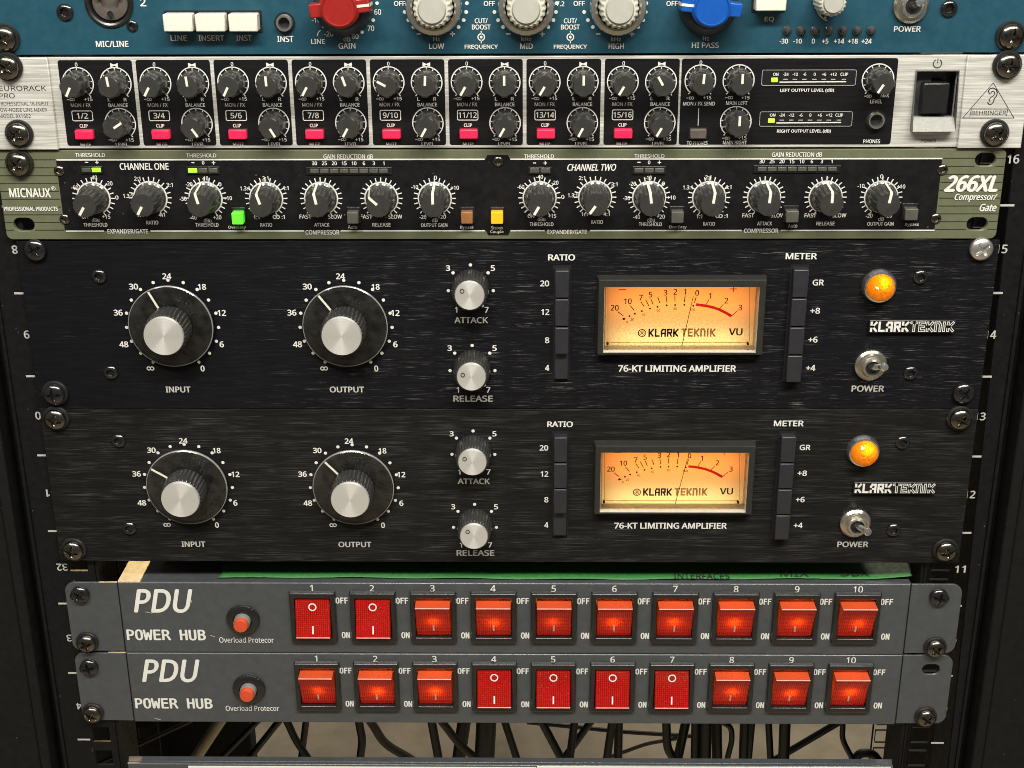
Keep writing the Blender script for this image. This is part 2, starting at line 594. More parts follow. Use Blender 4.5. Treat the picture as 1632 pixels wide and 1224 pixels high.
        if bevel:
            b = o.modifiers.new('bevel', 'BEVEL')
            b.width = bevel
            b.segments = bseg
            b.limit_method = 'ANGLE'
            b.angle_limit = math.radians(40)
        return o


def rrpts(x0, x1, z0, z1, r, n=5):
    pts = []
    for cx, cz, a0 in ((x1 - r, z1 - r, 0), (x1 - r, z0 + r, 90), (x0 + r, z0 + r, 180), (x0 + r, z1 - r, 270)):
        for i in range(n + 1):
            a = math.radians(a0 + 90 * i / n)
            pts.append((cx + r * math.sin(a), cz + r * math.cos(a)))
    return pts


WLD = {}


def place(o, parent, wpos):
    WLD[o.name] = tuple(wpos)
    o['_w'] = tuple(wpos)
    if parent is not None:
        o.parent = parent
        pw = parent['_w']
        o.location = (wpos[0] - pw[0], wpos[1] - pw[1], wpos[2] - pw[2])
    else:
        o.location = wpos


def thing(name, label, cat, loc, group=None):
    o = bpy.data.objects.new(name, None)
    o.empty_display_size = 0.01
    COL.objects.link(o)
    o['label'], o['category'] = label, cat
    if group:
        o['group'] = group
    place(o, None, loc)
    return o


def holder(name, parent, wpos):
    """an Empty for a part that is made of sub-parts"""
    o = bpy.data.objects.new(name, None)
    o.empty_display_size = 0.004
    COL.objects.link(o)
    place(o, parent, wpos)
    return o


def dup(src, parent, wpos, ang=0.0):
    """copy of a part and its sub-parts, turned about the axis that leaves the panel (clockwise degrees)"""
    c = src.copy()
    COL.objects.link(c)
    place(c, parent, wpos)
    c.rotation_euler = (0, math.radians(ang), 0)
    for ch in src.children:
        k = ch.copy()
        COL.objects.link(k)
        k.parent = c
    return c


def plate(outer, holes, yf, th, bev=0.00025):
    """flat sheet with openings: yf is its front, th its thickness"""
    cu = bpy.data.curves.new('plate', 'CURVE')
    cu.dimensions = '2D'
    cu.fill_mode = 'BOTH'
    cu.extrude = th / 2 - bev
    cu.bevel_depth = bev
    cu.bevel_resolution = 3
    cu.offset = -bev
    for pts in [outer] + list(holes):
        sp_ = cu.splines.new('POLY')
        sp_.points.add(len(pts) - 1)
        for i, (x, z) in enumerate(pts):
            sp_.points[i].co = (x, z, 0, 1)
        sp_.use_cyclic_u = True
    o = bpy.data.objects.new('plate', cu)
    COL.objects.link(o)
    bpy.context.view_layer.update()
    me = o.to_mesh()
    b = MB()
    yc = yf + th / 2
    b.add([(v.co.x, yc - v.co.z, v.co.y) for v in me.vertices], [tuple(p.vertices) for p in me.polygons])
    o.to_mesh_clear()
    bpy.data.objects.remove(o)
    bpy.data.curves.remove(cu)
    return b


TXT, NV = {}, {}


def bundled(name):
    try:
        return bpy.data.fonts.load(os.path.join(bpy.utils.system_resource('DATAFILES'), 'fonts', name))
    except Exception:
        return None


SANS, MONO = bundled('NotoSansHebrew-Regular.woff2'), bundled('DejaVuSansMono.woff2')


def glyphs(s, bold=0.0, shear=0.0, font=None):
    key = (s, bold, shear, font)
    if key not in TXT:
        c = bpy.data.curves.new('lettering', 'FONT')
        c.body = s
        f_ = MONO if font == 'mono' else SANS
        if f_:
            c.font = f_
        c.shear = shear
        c.resolution_u = 2
        o = bpy.data.objects.new('lettering', c)
        COL.objects.link(o)
        bpy.context.view_layer.update()
        me = o.to_mesh()
        vs = [(v.co.x, v.co.y) for v in me.vertices]
        fs = [tuple(p.vertices) for p in me.polygons]
        o.to_mesh_clear()
        bpy.data.objects.remove(o)
        bpy.data.curves.remove(c)
        if bold > 0:
            v0, f0, n0 = vs, fs, len(vs)
            vs, fs = [], []
            for k, (du, dv) in enumerate(((0, 0), (1, 0), (-1, 0), (0, .6), (0, -.6))):
                vs += [(u + du * bold * .75, v + dv * bold * .75) for u, v in v0]
                fs += [tuple(i + k * n0 for i in f) for f in f0]
        xs = [v[0] for v in vs]
        ys = [v[1] for v in vs]
        TXT[key] = (vs, fs, min(xs), max(xs), min(ys), max(ys))
        NV[key] = len(vs) // 5 if bold > 0 else len(vs)
    return TXT[key]


def put_text(b, s, x0, x1, z0, z1, y, bold=0.02, shear=0.0, mi=0, flip=False, font=None):
    vs, fs, a0, a1, b0, b1 = glyphs(s, bold, shear, font)
    nv = NV[(s, bold, shear, font)]
    if x0 is None:
        h = z1 - z0
        wd = (a1 - a0) / (b1 - b0) * h * 0.93
        x0, x1 = x1 - wd / 2, x1 + wd / 2
    out = []
    for n_, (u, v) in enumerate(vs):
        tu, tv = (u - a0) / (a1 - a0), (v - b0) / (b1 - b0)
        if flip:
            tu, tv = 1 - tu, 1 - tv
        out.append((x0 + (x1 - x0) * tu, y - 0.000012 * (n_ // nv), z0 + (z1 - z0) * tv))
    b.add(out, fs, mi)


class Panel:
    """measures and prints on one front panel"""

    def __init__(s, face, dz=0.0):
        s.y = face
        s.dz = dz
        s.py = face - 0.00022
        s.b = MB()
        s.mats = ['white_ink', 'grey_ink', 'dark_ink', 'red_ink', 'gloss_black', 'matt_black', 'dust']

    def pt(s, px, py):
        x, z = P(px, py, s.y)
        return x, z + s.dz

    def px(s, px, py, n):
        return P(px + n, py, s.y)[0] - P(px, py, s.y)[0]

    def T(s, txt, cx, cy, wd=None, h=8, bold=0.02, shear=0.0, ink=0, dx=0.0, lift=0.0, flip=False, font=None):
        _, z1 = s.pt(cx, cy - h / 2)
        _, z0 = s.pt(cx, cy + h / 2)
        if wd is None:
            x1 = s.pt(cx, cy)[0] + dx
            put_text(s.b, txt, None, x1, z0, z1, s.py - lift, bold, shear, ink, flip, font)
        else:
            x0 = s.pt(cx - wd / 2, cy)[0] + dx
            x1 = s.pt(cx + wd / 2, cy)[0] + dx
            put_text(s.b, txt, x0, x1, z0, z1, s.py - lift, bold, shear, ink, flip, font)

    def line(s, ax, ay, bx, by, wpx=1.5, ink=0, dx=0.0, lift=0.0):
        x0, z0 = s.pt(ax, ay)
        x1, z1 = s.pt(bx, by)
        s.b.seg(x0 + dx, z0, x1 + dx, z1, s.px(ax, ay, wpx), s.py - lift, ink)

    def dot(s, cx, cy, rpx, ink=0, dx=0.0):
        x, z = s.pt(cx, cy)
        s.b.disc(x + dx, z, s.px(cx, cy, rpx), s.py, 14, ink)

    def inf(s, cx, cy, wpx, ink=0, dx=0.0, minus=False):
        x, z = s.pt(cx, cy)
        x += dx
        r = s.px(cx, cy, wpx) / 4.2
        s.b.arc(x - r, z, r, r * 0.6, 0, 360, s.py, 14, ink)
        s.b.arc(x + r * 0.95, z, r, r * 0.6, 0, 360, s.py - 0.00003, 14, ink)
        if minus:
            s.b.seg(x - r * 4.4, z, x - r * 2.5, z, r * 0.6, s.py, ink)

    def done(s, name, parent):
        return s.b.build(name, s.mats, parent, smooth=0)


# ------------------------------------------------------------------ shared hardware
def socket_cap(R, H, edge, kind, depth, nr=16, na=72):
    """screw head: a low dome with a Phillips cross or a hexagon sunk into it"""
    b = MB()
    prof = []
    vs, fs = [], []

    def dome(r):
        t = r / R
        return H - edge * t ** 4 - 0.12 * H * t * t

    def sink(x, z, r):
        if kind == 'cross':
            ax, az = abs(x) / R, abs(z) / R
            k = 0.0
            for u, v in ((ax, az), (az, ax)):
                hw = 0.155 - 0.07 * (u / 0.62)
                if u < 0.64:
                    k = max(k, min(1, max(0, (hw - v) / 0.05 + 0.5)) * (1 - (u / 0.66) ** 2) ** 0.5)
            k = max(k, min(1, max(0, (0.27 - (ax + az)) / 0.08 + 0.4)))
            return depth * min(1, k)
        a = math.atan2(x, z)
        a6 = (a % (PI / 3)) - PI / 6
        ap = r * math.cos(a6) / R
        return depth * min(1, max(0, (0.50 - ap) / 0.06))

    vs.append((0, -(dome(0) - sink(0, 0, 0)), 0))
    for k in range(1, nr + 1):
        r = R * k / nr
        for i in range(na):
            a = 2 * PI * i / na
            x, z = r * math.sin(a), r * math.cos(a)
            vs.append((x, -(dome(r) - sink(x, z, r)), z))
    for i in range(na):
        fs.append((0, 1 + i, 1 + (i + 1) % na))
    for k in range(nr - 1):
        for i in range(na):
            j = (i + 1) % na
            fs.append((1 + k * na + i, 1 + (k + 1) * na + i, 1 + (k + 1) * na + j, 1 + k * na + j))
    o = len(vs)
    for i in range(na):
        a = 2 * PI * i / na
        vs.append((R * math.sin(a), 0.0, R * math.cos(a)))
    for i in range(na):
        j = (i + 1) % na
        fs.append((1 + (nr - 1) * na + i, o + i, o + j, 1 + (nr - 1) * na + j))
    b.add(vs, fs)
    return b


LIB = {}


def rack_screw(parent, x, z, face, mat='dark_nickel', washer=True, R=0.0054, ang=None):
    key = ('rack', mat, washer, R)
    ang = random.uniform(0, 90) if ang is None else ang
    if key not in LIB:
        b = socket_cap(R, 0.0036, 0.0013, 'cross', 0.0022)
        if washer:
            b.v = [(q[0], q[1] - 0.0016, q[2]) for q in b.v]
        h = b.build('rack_screw', mat, parent, origin=(0, 0, 0), smooth=50)
        h.parent = None
        if washer:
            wb = MB().lathe([(R * 0.6, 0.0), (R * 1.24, 0.0), (R * 1.26, 0.0011), (R * 1.16, 0.0019), (R * 0.98, 0.0019), (R * 0.9, 0.0012), (R * 0.5, 0.0012)], 40)
            wo = wb.build('washer', 'washer', None)
            wo.parent = h
        LIB[key] = h
        place(h, parent, (x, face, z))
        h.rotation_euler = (0, math.radians(ang), 0)
        return h
    return dup(LIB[key], parent, (x, face, z), ang)


def hex_screw(parent, x, z, face, R=0.0036, mat='screw_black'):
    key = ('hex', mat, R)
    if key not in LIB:
        b = socket_cap(R, R * 0.55, R * 0.25, 'hex', R * 0.45, 14, 48)
        h = b.build('socket_screw', mat, None, origin=(0, 0, 0), smooth=40)
        LIB[key] = h
        place(h, parent, (x, face, z))
        return h
    return dup(LIB[key], parent, (x, face, z), random.uniform(0, 60))


def first_or_dup(key, maker, parent, wpos, ang):
    if key not in LIB:
        h = maker(parent)
        LIB[key] = h
        place(h, parent, wpos)
        h.rotation_euler = (0, math.radians(ang), 0)
        return h
    return dup(LIB[key], parent, wpos, ang)


def toggle(parent, x, z, face, lean):
    h = holder('toggle_switch', parent, (x, face, z))

    def at(b):
        b.v = [(q[0] + x, q[1] + face, q[2] + z) for q in b.v]
        return b
    n = 56
    R = 0.0079
    knurl = lambda a, r, k: r * (1 + (0.030 if (int(a / (2 * PI) * 2 * n + 0.5) % 2) else 0)) if k in (1, 2) else r
    at(MB().lathe([(R * 0.7, 0.0), (R, 0.0), (R, 0.0016), (R * 0.88, 0.0026), (R * 0.74, 0.0027), (R * 0.72, 0.0022), (R * 0.62, 0.0022)], 2 * n, knurl)).build('knurled_nut', 'nickel', h)
    at(MB().lathe([(R * 0.66, 0.0), (R * 0.66, 0.0052), (R * 0.60, 0.0058), (R * 0.47, 0.0058), (R * 0.43, 0.0044)], 40)).build('bushing', 'satin', h)
    at(MB().lathe([(R * 0.46, 0.0046), (0, 0.0046)], 32)).build('lever_socket', 'hole', h)
    lb = MB()
    tip = Vector((lean[0], -0.0175, lean[1]))
    base = Vector((0, -0.0035, 0))
    rs = [0.0019, 0.0019, 0.0016, 0.0015, 0.0017, 0.0021, 0.0022, 0.0017, 0.0007]
    ts = [0, 0.15, 0.4, 0.6, 0.75, 0.86, 0.93, 0.985, 1.0]
    d = (tip - base).normalized()
    a = d.cross(Vector((1, 0, 0))).normalized()
    c = d.cross(a)
    nn = 18
    vs, fs = [], []
    for r, t in zip(rs, ts):
        p = base.lerp(tip, t)
        for i in range(nn):
            vs.append(p + a * (r * math.cos(2 * PI * i / nn)) + c * (r * math.sin(2 * PI * i / nn)))
    for k in range(len(rs) - 1):
        for i in range(nn):
            j = (i + 1) % nn
            fs.append((k * nn + i, k * nn + j, (k + 1) * nn + j, (k + 1) * nn + i))
    fs.append(tuple(range(nn)))
    fs.append(tuple((len(rs) - 1) * nn + i for i in range(nn)))
    lb.add(vs, fs)
    at(lb).build('lever', 'chrome', h)
    return h


def jack(parent, x, z, face, r_out, r_in, mat='satin', name='jack_socket'):
    h = holder(name, parent, (x, face, z))
    b = MB().lathe([(r_out * 1.22, 0.0), (r_out * 1.22, 0.0006), (r_out * 1.02, 0.0007)], 40, cx=x, cz=z, y0=face)
    b.build('gasket', 'black', h)
    b = MB().lathe([(r_out, 0.0), (r_out, 0.0022), (r_out * 0.92, 0.0030), (r_in * 1.1, 0.0030), (r_in, 0.0022), (r_in, -0.0005)], 40, cx=x, cz=z, y0=face)
    b.build('collar', mat, h)
    MB().lathe([(r_in * 1.02, 0.0006), (r_in * 0.8, 0.0003), (0, 0.0003)], 32, cx=x, cz=z, y0=face).build('bore', 'hole', h)
    return h


HALF = 0.2405
YEAR = -0.003
UNIT = 0.04445


def slot_pts(cx, cz, wd, h, n=8):
    r = h / 2
    pts = []
    for sgn in (1, -1):
        for i in range(n + 1):
            a = -90 + 180 * i / n if sgn > 0 else 90 + 180 * i / n
            a = math.radians(a)
            pts.append((cx + sgn * (wd / 2 - r) + r * math.cos(a), cz + r * math.sin(a)))
    return pts


# ------------------------------------------------------------------ the setting and the rack
FLZ = -0.95
fl = MB()
fl.quad(-6, 6, 0, 1, 0)
fl.v = [(-6, -4, FLZ), (6, -4, FLZ), (6, 8, FLZ), (-6, 8, FLZ)]
flo = fl.build('floor', 'floor', None, smooth=0)
flo['kind'] = 'structure'

rack = thing('equipment_rack', 'black equipment rack with numbered rails holding all the stacked units', 'rack', (0, 0, -0.33))
ztick = P(816, 467, 0)[1]
for sgn in (-1, 1):
    holes = []
    k0 = P(816, 1175, 0.0)[1]
    zc = P(1469, 1172.5 if sgn > 0 else 1176, 0.0)[1]
    for k in range(-8, 40):
        zz = zc + 0.0158 * k
        holes.append([(sgn * 0.2325 - 0.0049, zz - 0.0049), (sgn * 0.2325 + 0.0049, zz - 0.0049), (sgn * 0.2325 + 0.0049, zz + 0.0049), (sgn * 0.2325 - 0.0049, zz + 0.0049)])
    xa, xb = sorted((sgn * 0.2238, sgn * 0.2540))
    b = plate([(xa, -0.36), (xb, -0.36), (xb, 0.40), (xa, 0.40)], holes, 0.0, 0.002)
    rl = b.build('front_rail', 'rail', rack)
    # folded edge and the channel beside it
    b = MB()
    xa, xb = sorted((sgn * 0.2540, sgn * 0.2560))
    b.box(xa, xb, -0.0012, 0.040, -0.36, 0.40)
    xa, xb = sorted((sgn * 0.2560, sgn * 0.2620))
    b.box(xa, xb, 0.010, 0.012, -0.36, 0.40)
    xa, xb = sorted((sgn * 0.2220, sgn * 0.2238))
    b.box(xa, xb, 0.0003, 0.030, -0.36, 0.40)
    b.build('rail_fold', 'rail', rack, bevel=0.0005)
    b = MB()
    xa, xb = sorted((sgn * 0.2620, sgn * 0.2680))
    b.box(xa, xb, -0.0045, 0.05, -0.40, 0.40)
    xa, xb = sorted((sgn * 0.2680, sgn * 0.36))
    b.box(xa, xb, -0.0025, 0.05, -0.40, 0.40)
    xa, xb = sorted((sgn * 0.3000, sgn * 0.3060))
    b.box(xa, xb, 0.0502, 0.60 if sgn < 0 else 0.235, -0.60, 0.40)
    b.build('side_panel', 'side', rack, bevel=0.0012)
    # printed height numbers
    b = MB()
    for k in range(-8, 4):
        zz = ztick + UNIT * k * 1.0
        xs = sorted((sgn * 0.2390, sgn * 0.2462))
        b.quad(xs[0], xs[1], zz - 0.00055, zz + 0.00055, -0.0002)
    nums = [28, 29, 30, 31, 32, 33, 34, 35] if sgn < 0 else [15, 14, 13, 12, 11, 10, 9, 8]
    if sgn > 0:
        nums = [16] + nums
    z0 = P(816, 533, 0)[1] + UNIT
    for i, nm in enumerate(nums):
        zz = z0 - UNIT * (i - (1 if sgn > 0 else 0))
        if sgn < 0:
            put_text(b, str(nm), -0.2443, -0.2383, zz - 0.0022, zz + 0.0022, -0.0002, 0.03, flip=True)
        else:
            put_text(b, str(nm), 0.2399, 0.2457, zz - 0.0022, zz + 0.0022, -0.0002, 0.03)
    b.build('printed_numbers', 'grey_ink', rack, smooth=0)
    # rear rail
    holes = []
    zr = P(1416, 1174.5, 0.22)[1]
    for k in range(-10, 26):
        zz = zr + 0.01588 * k
        holes.append([(sgn * 0.2790 - 0.0064, zz - 0.0052), (sgn * 0.2790 + 0.0064, zz - 0.0052), (sgn * 0.2790 + 0.0064, zz + 0.0052), (sgn * 0.2790 - 0.0064, zz + 0.0052)])
    xa, xb = sorted((sgn * 0.2700, sgn * 0.2960))
    b = plate([(xa, -0.50), (xb, -0.50), (xb, 0.12), (xa, 0.12)], holes, 0.220, 0.002)
    b.build('rear_rail', 'rail', rack)
MB().box(P(238, 1180, .34)[0], P(400, 1180, .34)[0], 0.34, 0.36, -0.75, -0.10).build('rear_dark_plate', 'side', rack, bevel=0.001)  # added black plate, keeps the gap dark at left


def seam_z(py, y=YEAR):
    return P(816, py, y)[1]


# ------------------------------------------------------------------ teal preamp at the top
def teal_unit():
    z0 = seam_z(85.5)
    z1 = z0 + 0.044
    root = thing('microphone_preamp', 'teal microphone preamp at the very top, with red and blue winged knobs', 'audio unit', (0, 0, z0))
    F = -0.0030
    p = Panel(F)
    xh, zh = p.pt(174, 4)
    rx = p.px(174, 4, 35)
    b = plate([(-HALF - .001, z0), (HALF + .001, z0), (HALF + .001, z1), (-HALF - .001, z1)],
              [[(xh + rx * math.sin(2 * PI * i / 40), zh + rx * math.cos(2 * PI * i / 40)) for i in range(40)]], F, 0.0029)
    b.build('faceplate', 'teal', root)
    MB().box(-0.200, 0.200, 0.0005, 0.20, z0 + 0.002, z1 - 0.002).build('chassis', 'chassis', root)
    # combined XLR and jack inlet
    h = holder('microphone_socket', root, (xh, F, zh))
    MB().lathe([(rx * 1.10, 0), (rx * 1.10, 0.0008), (rx, 0.0014), (rx * 0.92, 0.0010), (rx * 0.86, -0.002), (rx * 0.86, -0.004)], 56, cx=xh, cz=zh, y0=F).build('flange', 'black', h)

    def core(a, r, k):
        return r
    MB().lathe([(rx * 0.88, -0.0030), (rx * 0.80, -0.0012), (rx * 0.42, -0.0008), (rx * 0.40, -0.0028), (0, -0.0028)], 56, cx=xh, cz=zh, y0=F).build('insert', 'button_dim', h)
    b = MB()
    for a in (0, 120, 240):
        ax, az = xh + rx * 0.5 * math.sin(math.radians(a + 180)), zh + rx * 0.5 * math.cos(math.radians(a + 180))
        b.lathe([(rx * 0.13, 0.0007), (rx * 0.13, 0.0004), (0, 0.0004)], 20, cx=ax, cz=az, y0=F)
    b.build('contact_hole', 'hole', h)
    for px_, py_, r in ((104, 19, 0.0038), (1512, 13, 0.0038), (211, 41, 0.0026), (137, -32, 0.0026)):
        x, z = p.pt(px_, py_)
        hex_screw(root, x, z, F, r)
    # white push buttons in dark wells
    for x0, x1, ya, yb in ((261, 305, 22.5, 51), (312, 357, 22.5, 51), (365, 409, 22.5, 51), (1204, 1255, -14, 18)):
        a, zb = P(x0, yb, F - 0.0075)
        c, zt = P(x1, ya, F - 0.0075)
        h = holder('push_button', root, ((a + c) / 2, F, (zb + zt) / 2))
        MB().box(a, c, F - 0.0075, F - 0.0005, zb, zt).build('key_cap', 'white_plastic', h, bevel=0.0006)
        MB().box(a - 0.0008, c + 0.0008, F - 0.0007, F - 0.0001, zb - 0.0008, zt + 0.0008).build('well', 'hole', h)
    x, z = p.pt(454, 36)
    jack(root, x, z, F, p.px(454, 36, 13.5), p.px(454, 36, 8.5))

    # winged knobs
    def winged(px_, py_, mat, ang, nm):
        x, z = P(px_, py_, F - 0.014)
        x2, z2 = x, z
        h = holder('winged_knob', root, (x2, F, z2))
        s = 0.000300
        MB().lathe([(46 * s, 0), (46 * s, 0.0015), (43 * s, 0.0045), (34 * s, 0.0085), (0, 0.0085)], 64, cx=x2, cz=z2, y0=F).build('skirt', 'dark_skirt', h)
        pts = []
        ro, wi, L = 31 * s, 10.5 * s, 47 * s
        a0 = math.asin(wi / ro)
        for q in (0, 1):
            base = PI * q
            pts += [(L * math.cos(base) - wi * math.sin(base), L * math.sin(base) + wi * math.cos(base))] if False else []
            for i in range(15):
                a = base + a0 + (PI - 2 * a0) * i / 14
                pts.append((ro * math.cos(a), ro * math.sin(a)))
            e = base + PI
            cx_, sz_ = math.cos(e), math.sin(e)
            pts.append((L * cx_ + wi * sz_, L * sz_ - wi * cx_))
            pts.append((L * cx_ - wi * sz_, L * sz_ + wi * cx_))
        b = MB().prism([(x2 + u, z2 + v) for u, v in pts], 0.0060, 0.0150, F, top=0.97)
        body = b.build('grip', mat, h, bevel=0.0006)
        MB().lathe([(27 * s, 0.0149), (27 * s, 0.0168), (25 * s, 0.0172), (23.5 * s, 0.0166), (0, 0.0166)], 48, cx=x2, cz=z2, y0=F).build('cap', mat, h)
        sg = 1 if ang > 0 else -1
        b = MB()
        b.box(min(sg * 24 * s, sg * 47 * s) + x2, max(sg * 24 * s, sg * 47 * s) + x2, F - 0.01525, F - 0.0149, z2 - 2 * s, z2 + 2 * s)
        b.box(min(sg * 45.8 * s, sg * 47.3 * s) + x2, max(sg * 45.8 * s, sg * 47.3 * s) + x2, F - 0.01525, F - 0.0060, z2 - 2 * s, z2 + 2 * s)
        b.build('pointer', 'white_plastic', h)
        h.rotation_euler = (0, math.radians(ang - 90 * sg), 0)
    winged(541, 13, 'red_plastic', 84, 'r')
    winged(1134, 12, 'blue_plastic', -84, 'b')

    # dual concentric knobs
    def dual(px_, py_, s=0.000300, skirt=True, nm='tone_knob'):
        x, z = P(px_, py_, F - 0.017)
        h = holder(nm, root, (x, F, z))
        if skirt:
            MB().lathe([(43 * s, 0), (43 * s, 0.0050), (41 * s, 0.0062), (35 * s, 0.0066), (32 * s, 0.0060)], 96, lambda a, r, k: r * (1 + (0.006 if int(a / (2 * PI) * 48) % 2 else 0)), cx=x, cz=z, y0=F).build('skirt_ring', 'satin', h)
        sc = lambda a, r, k: r * (1 + 0.035 * math.cos(20 * a))
        MB().lathe([(30 * s, 0.002), (29 * s, 0.0120), (27.5 * s, 0.0150), (24 * s, 0.0160), (21 * s, 0.0160)], 160, sc, cx=x, cz=z, y0=F).build('scalloped_grip', 'cream_plastic', h)
        MB().lathe([(22 * s, 0.0150), (21 * s, 0.0166), (19.5 * s, 0.0172), (0, 0.0172)], 56, cx=x, cz=z, y0=F).build('cap', 'grey_plastic', h)
    dual(688, 16)
    dual(838.5, 16)
    dual(988, 16)
    dual(1329, 5, 0.000215, False, 'trim_knob')
    x, z = p.pt(1451, 8)
    toggle(root, x, z, F, (0.000, 0.0035))
    # level lights
    for i in range(7):
        x, z = p.pt(1254 + 22.3 * i, 48)
        MB().lathe([(0.0021, 0), (0.0021, 0.0008), (0.0016, 0.0012), (0.0013, 0.0026), (0.0007, 0.0032), (0, 0.0033)], 24, cx=x, cz=z, y0=F).build('level_light', 'led_smoke', root)
    T = p.T
    T('2', 228, 4, 10, 12, .03); T('MIC/LINE', 179, 70, 52, 10, .035)
    T('LINE', 285, 60.5, 26, 9); T('INSERT', 337, 60.5, 41, 9); T('INST', 389, 60.5, 25, 9); T('INST', 455, 62, 26, 10, .03)
    T('-10', 504, 32, 14, 8); T('-20', 524, 54, 15, 8); T('LINE', 507, 66, 22, 8, .03); T('60', 602, 19, 11, 9); T('70', 591, 45, 11, 9)
    T('80', 566, 58, 11, 8); T('dB', 553, 62, 11, 8); T('GAIN', 553, 73, 27, 9); T('MIC', 506, 3, 14, 7)
    for q in ((516, 42), (601, 5), (595, 32), (577, 51)): p.dot(q[0], q[1], 2.8)
    p.line(506, 57, 507, 52, 1.3); p.line(507, 52, 511, 48, 1.3)
    for kx, hz, nm in ((695, 'Hz', 'LOW'), (838, 'kHz', 'MID'), (981, 'kHz', 'HIGH')):
        o = kx - 695
        for q in ((645, 19), (651, 32), (659, 43), (744, 5), (743, 19), (739, 32), (731, 43)):
            p.dot(q[0] + o, q[1], 3)
        T(hz, kx + 1, 62, 11 if hz == 'Hz' else 16, 7); T(nm, kx + 1, 73.5, 24 if nm != 'MID' else 20, 9)
        p.line(664 + o, 54, 671 + o, 54, 1.6); p.line(717 + o, 54, 725 + o, 54, 1.6); p.line(721 + o, 50, 721 + o, 58, 1.6)
        T('OFF', 637 + o, 5.5, 18, 8, .03)
    T('7.2', 893, 6, 13, 8, .03)
    for kx in (767, 909):
        T('CUT/', kx, 33, 21, 8, .03); T('BOOST', kx, 43, 30, 8, .03); T('FREQUENCY', kx, 75, 53, 8, .035)
        x, z = p.pt(kx, 59)
        r = p.px(kx, 59, 5.2)
        p.b.arc(x, z, r, r * .36, 0, 360, p.py, 24); p.dot(kx, 59, 2.2)
        p.line(kx, 49, kx, 54, 1.5); p.line(kx, 64, kx, 69, 1.5)
    T('OFF', 1071, 5.5, 18, 8, .03); T('Hz', 1125, 61, 10, 7); T('HI PASS', 1124, 72, 43, 9)
    T('EQ', 1226, 31, 15, 9)
    x, z = p.pt(1331, 3)
    r = p.px(1331, 3, 31)
    p.b.arc(x, z, r, r * .06, -160, -60, p.py, 24)
    for a in (-150, -130, -110, -90, -70):
        c, q = math.sin(math.radians(a)), math.cos(math.radians(a))
        p.b.seg(x + r * .86 * c, z + r * .86 * q, x + r * c, z + r * q, r * .12, p.py)
    for t, cx in (('-30', 1249), ('-10', 1271), ('0', 1296), ('+5', 1315), ('+14', 1337), ('+18', 1359), ('+24', 1381)):
        T(t, cx, 65.5, None, 8, .03)
    T('POWER', 1446, 46, 43, 9, .035)
    p.done('lettering', root)
    for q in ((5, 62), (1613, 58)):
        x, z = P(q[0], q[1], F - 0.0035)
        rack_screw(root, x, z, F)


# ------------------------------------------------------------------ line mixer
def small_knob(parent):
    """ridged mixer pot cap with a white pointer on its top"""
    def rf(a, r, k):
        if k in (0, 5, 6):
            return r
        t = math.cos(6 * a)
        return r * (1.0 - 0.12 * max(0, -t) ** 0.6)
    h = MB().lathe([(0.0062, 0.0), (0.0060, 0.0010), (0.0058, 0.0040), (0.0054, 0.0112), (0.0050, 0.0121), (0.0046, 0.0124), (0, 0.0124)], 72, rf).build('pot_knob', 'knob', None)
    b = MB().box(-0.00055, 0.00055, -0.01255, -0.0121, 0.0003, 0.0048)
    b.build('pointer', 'white_plastic', None).parent = h
    return h


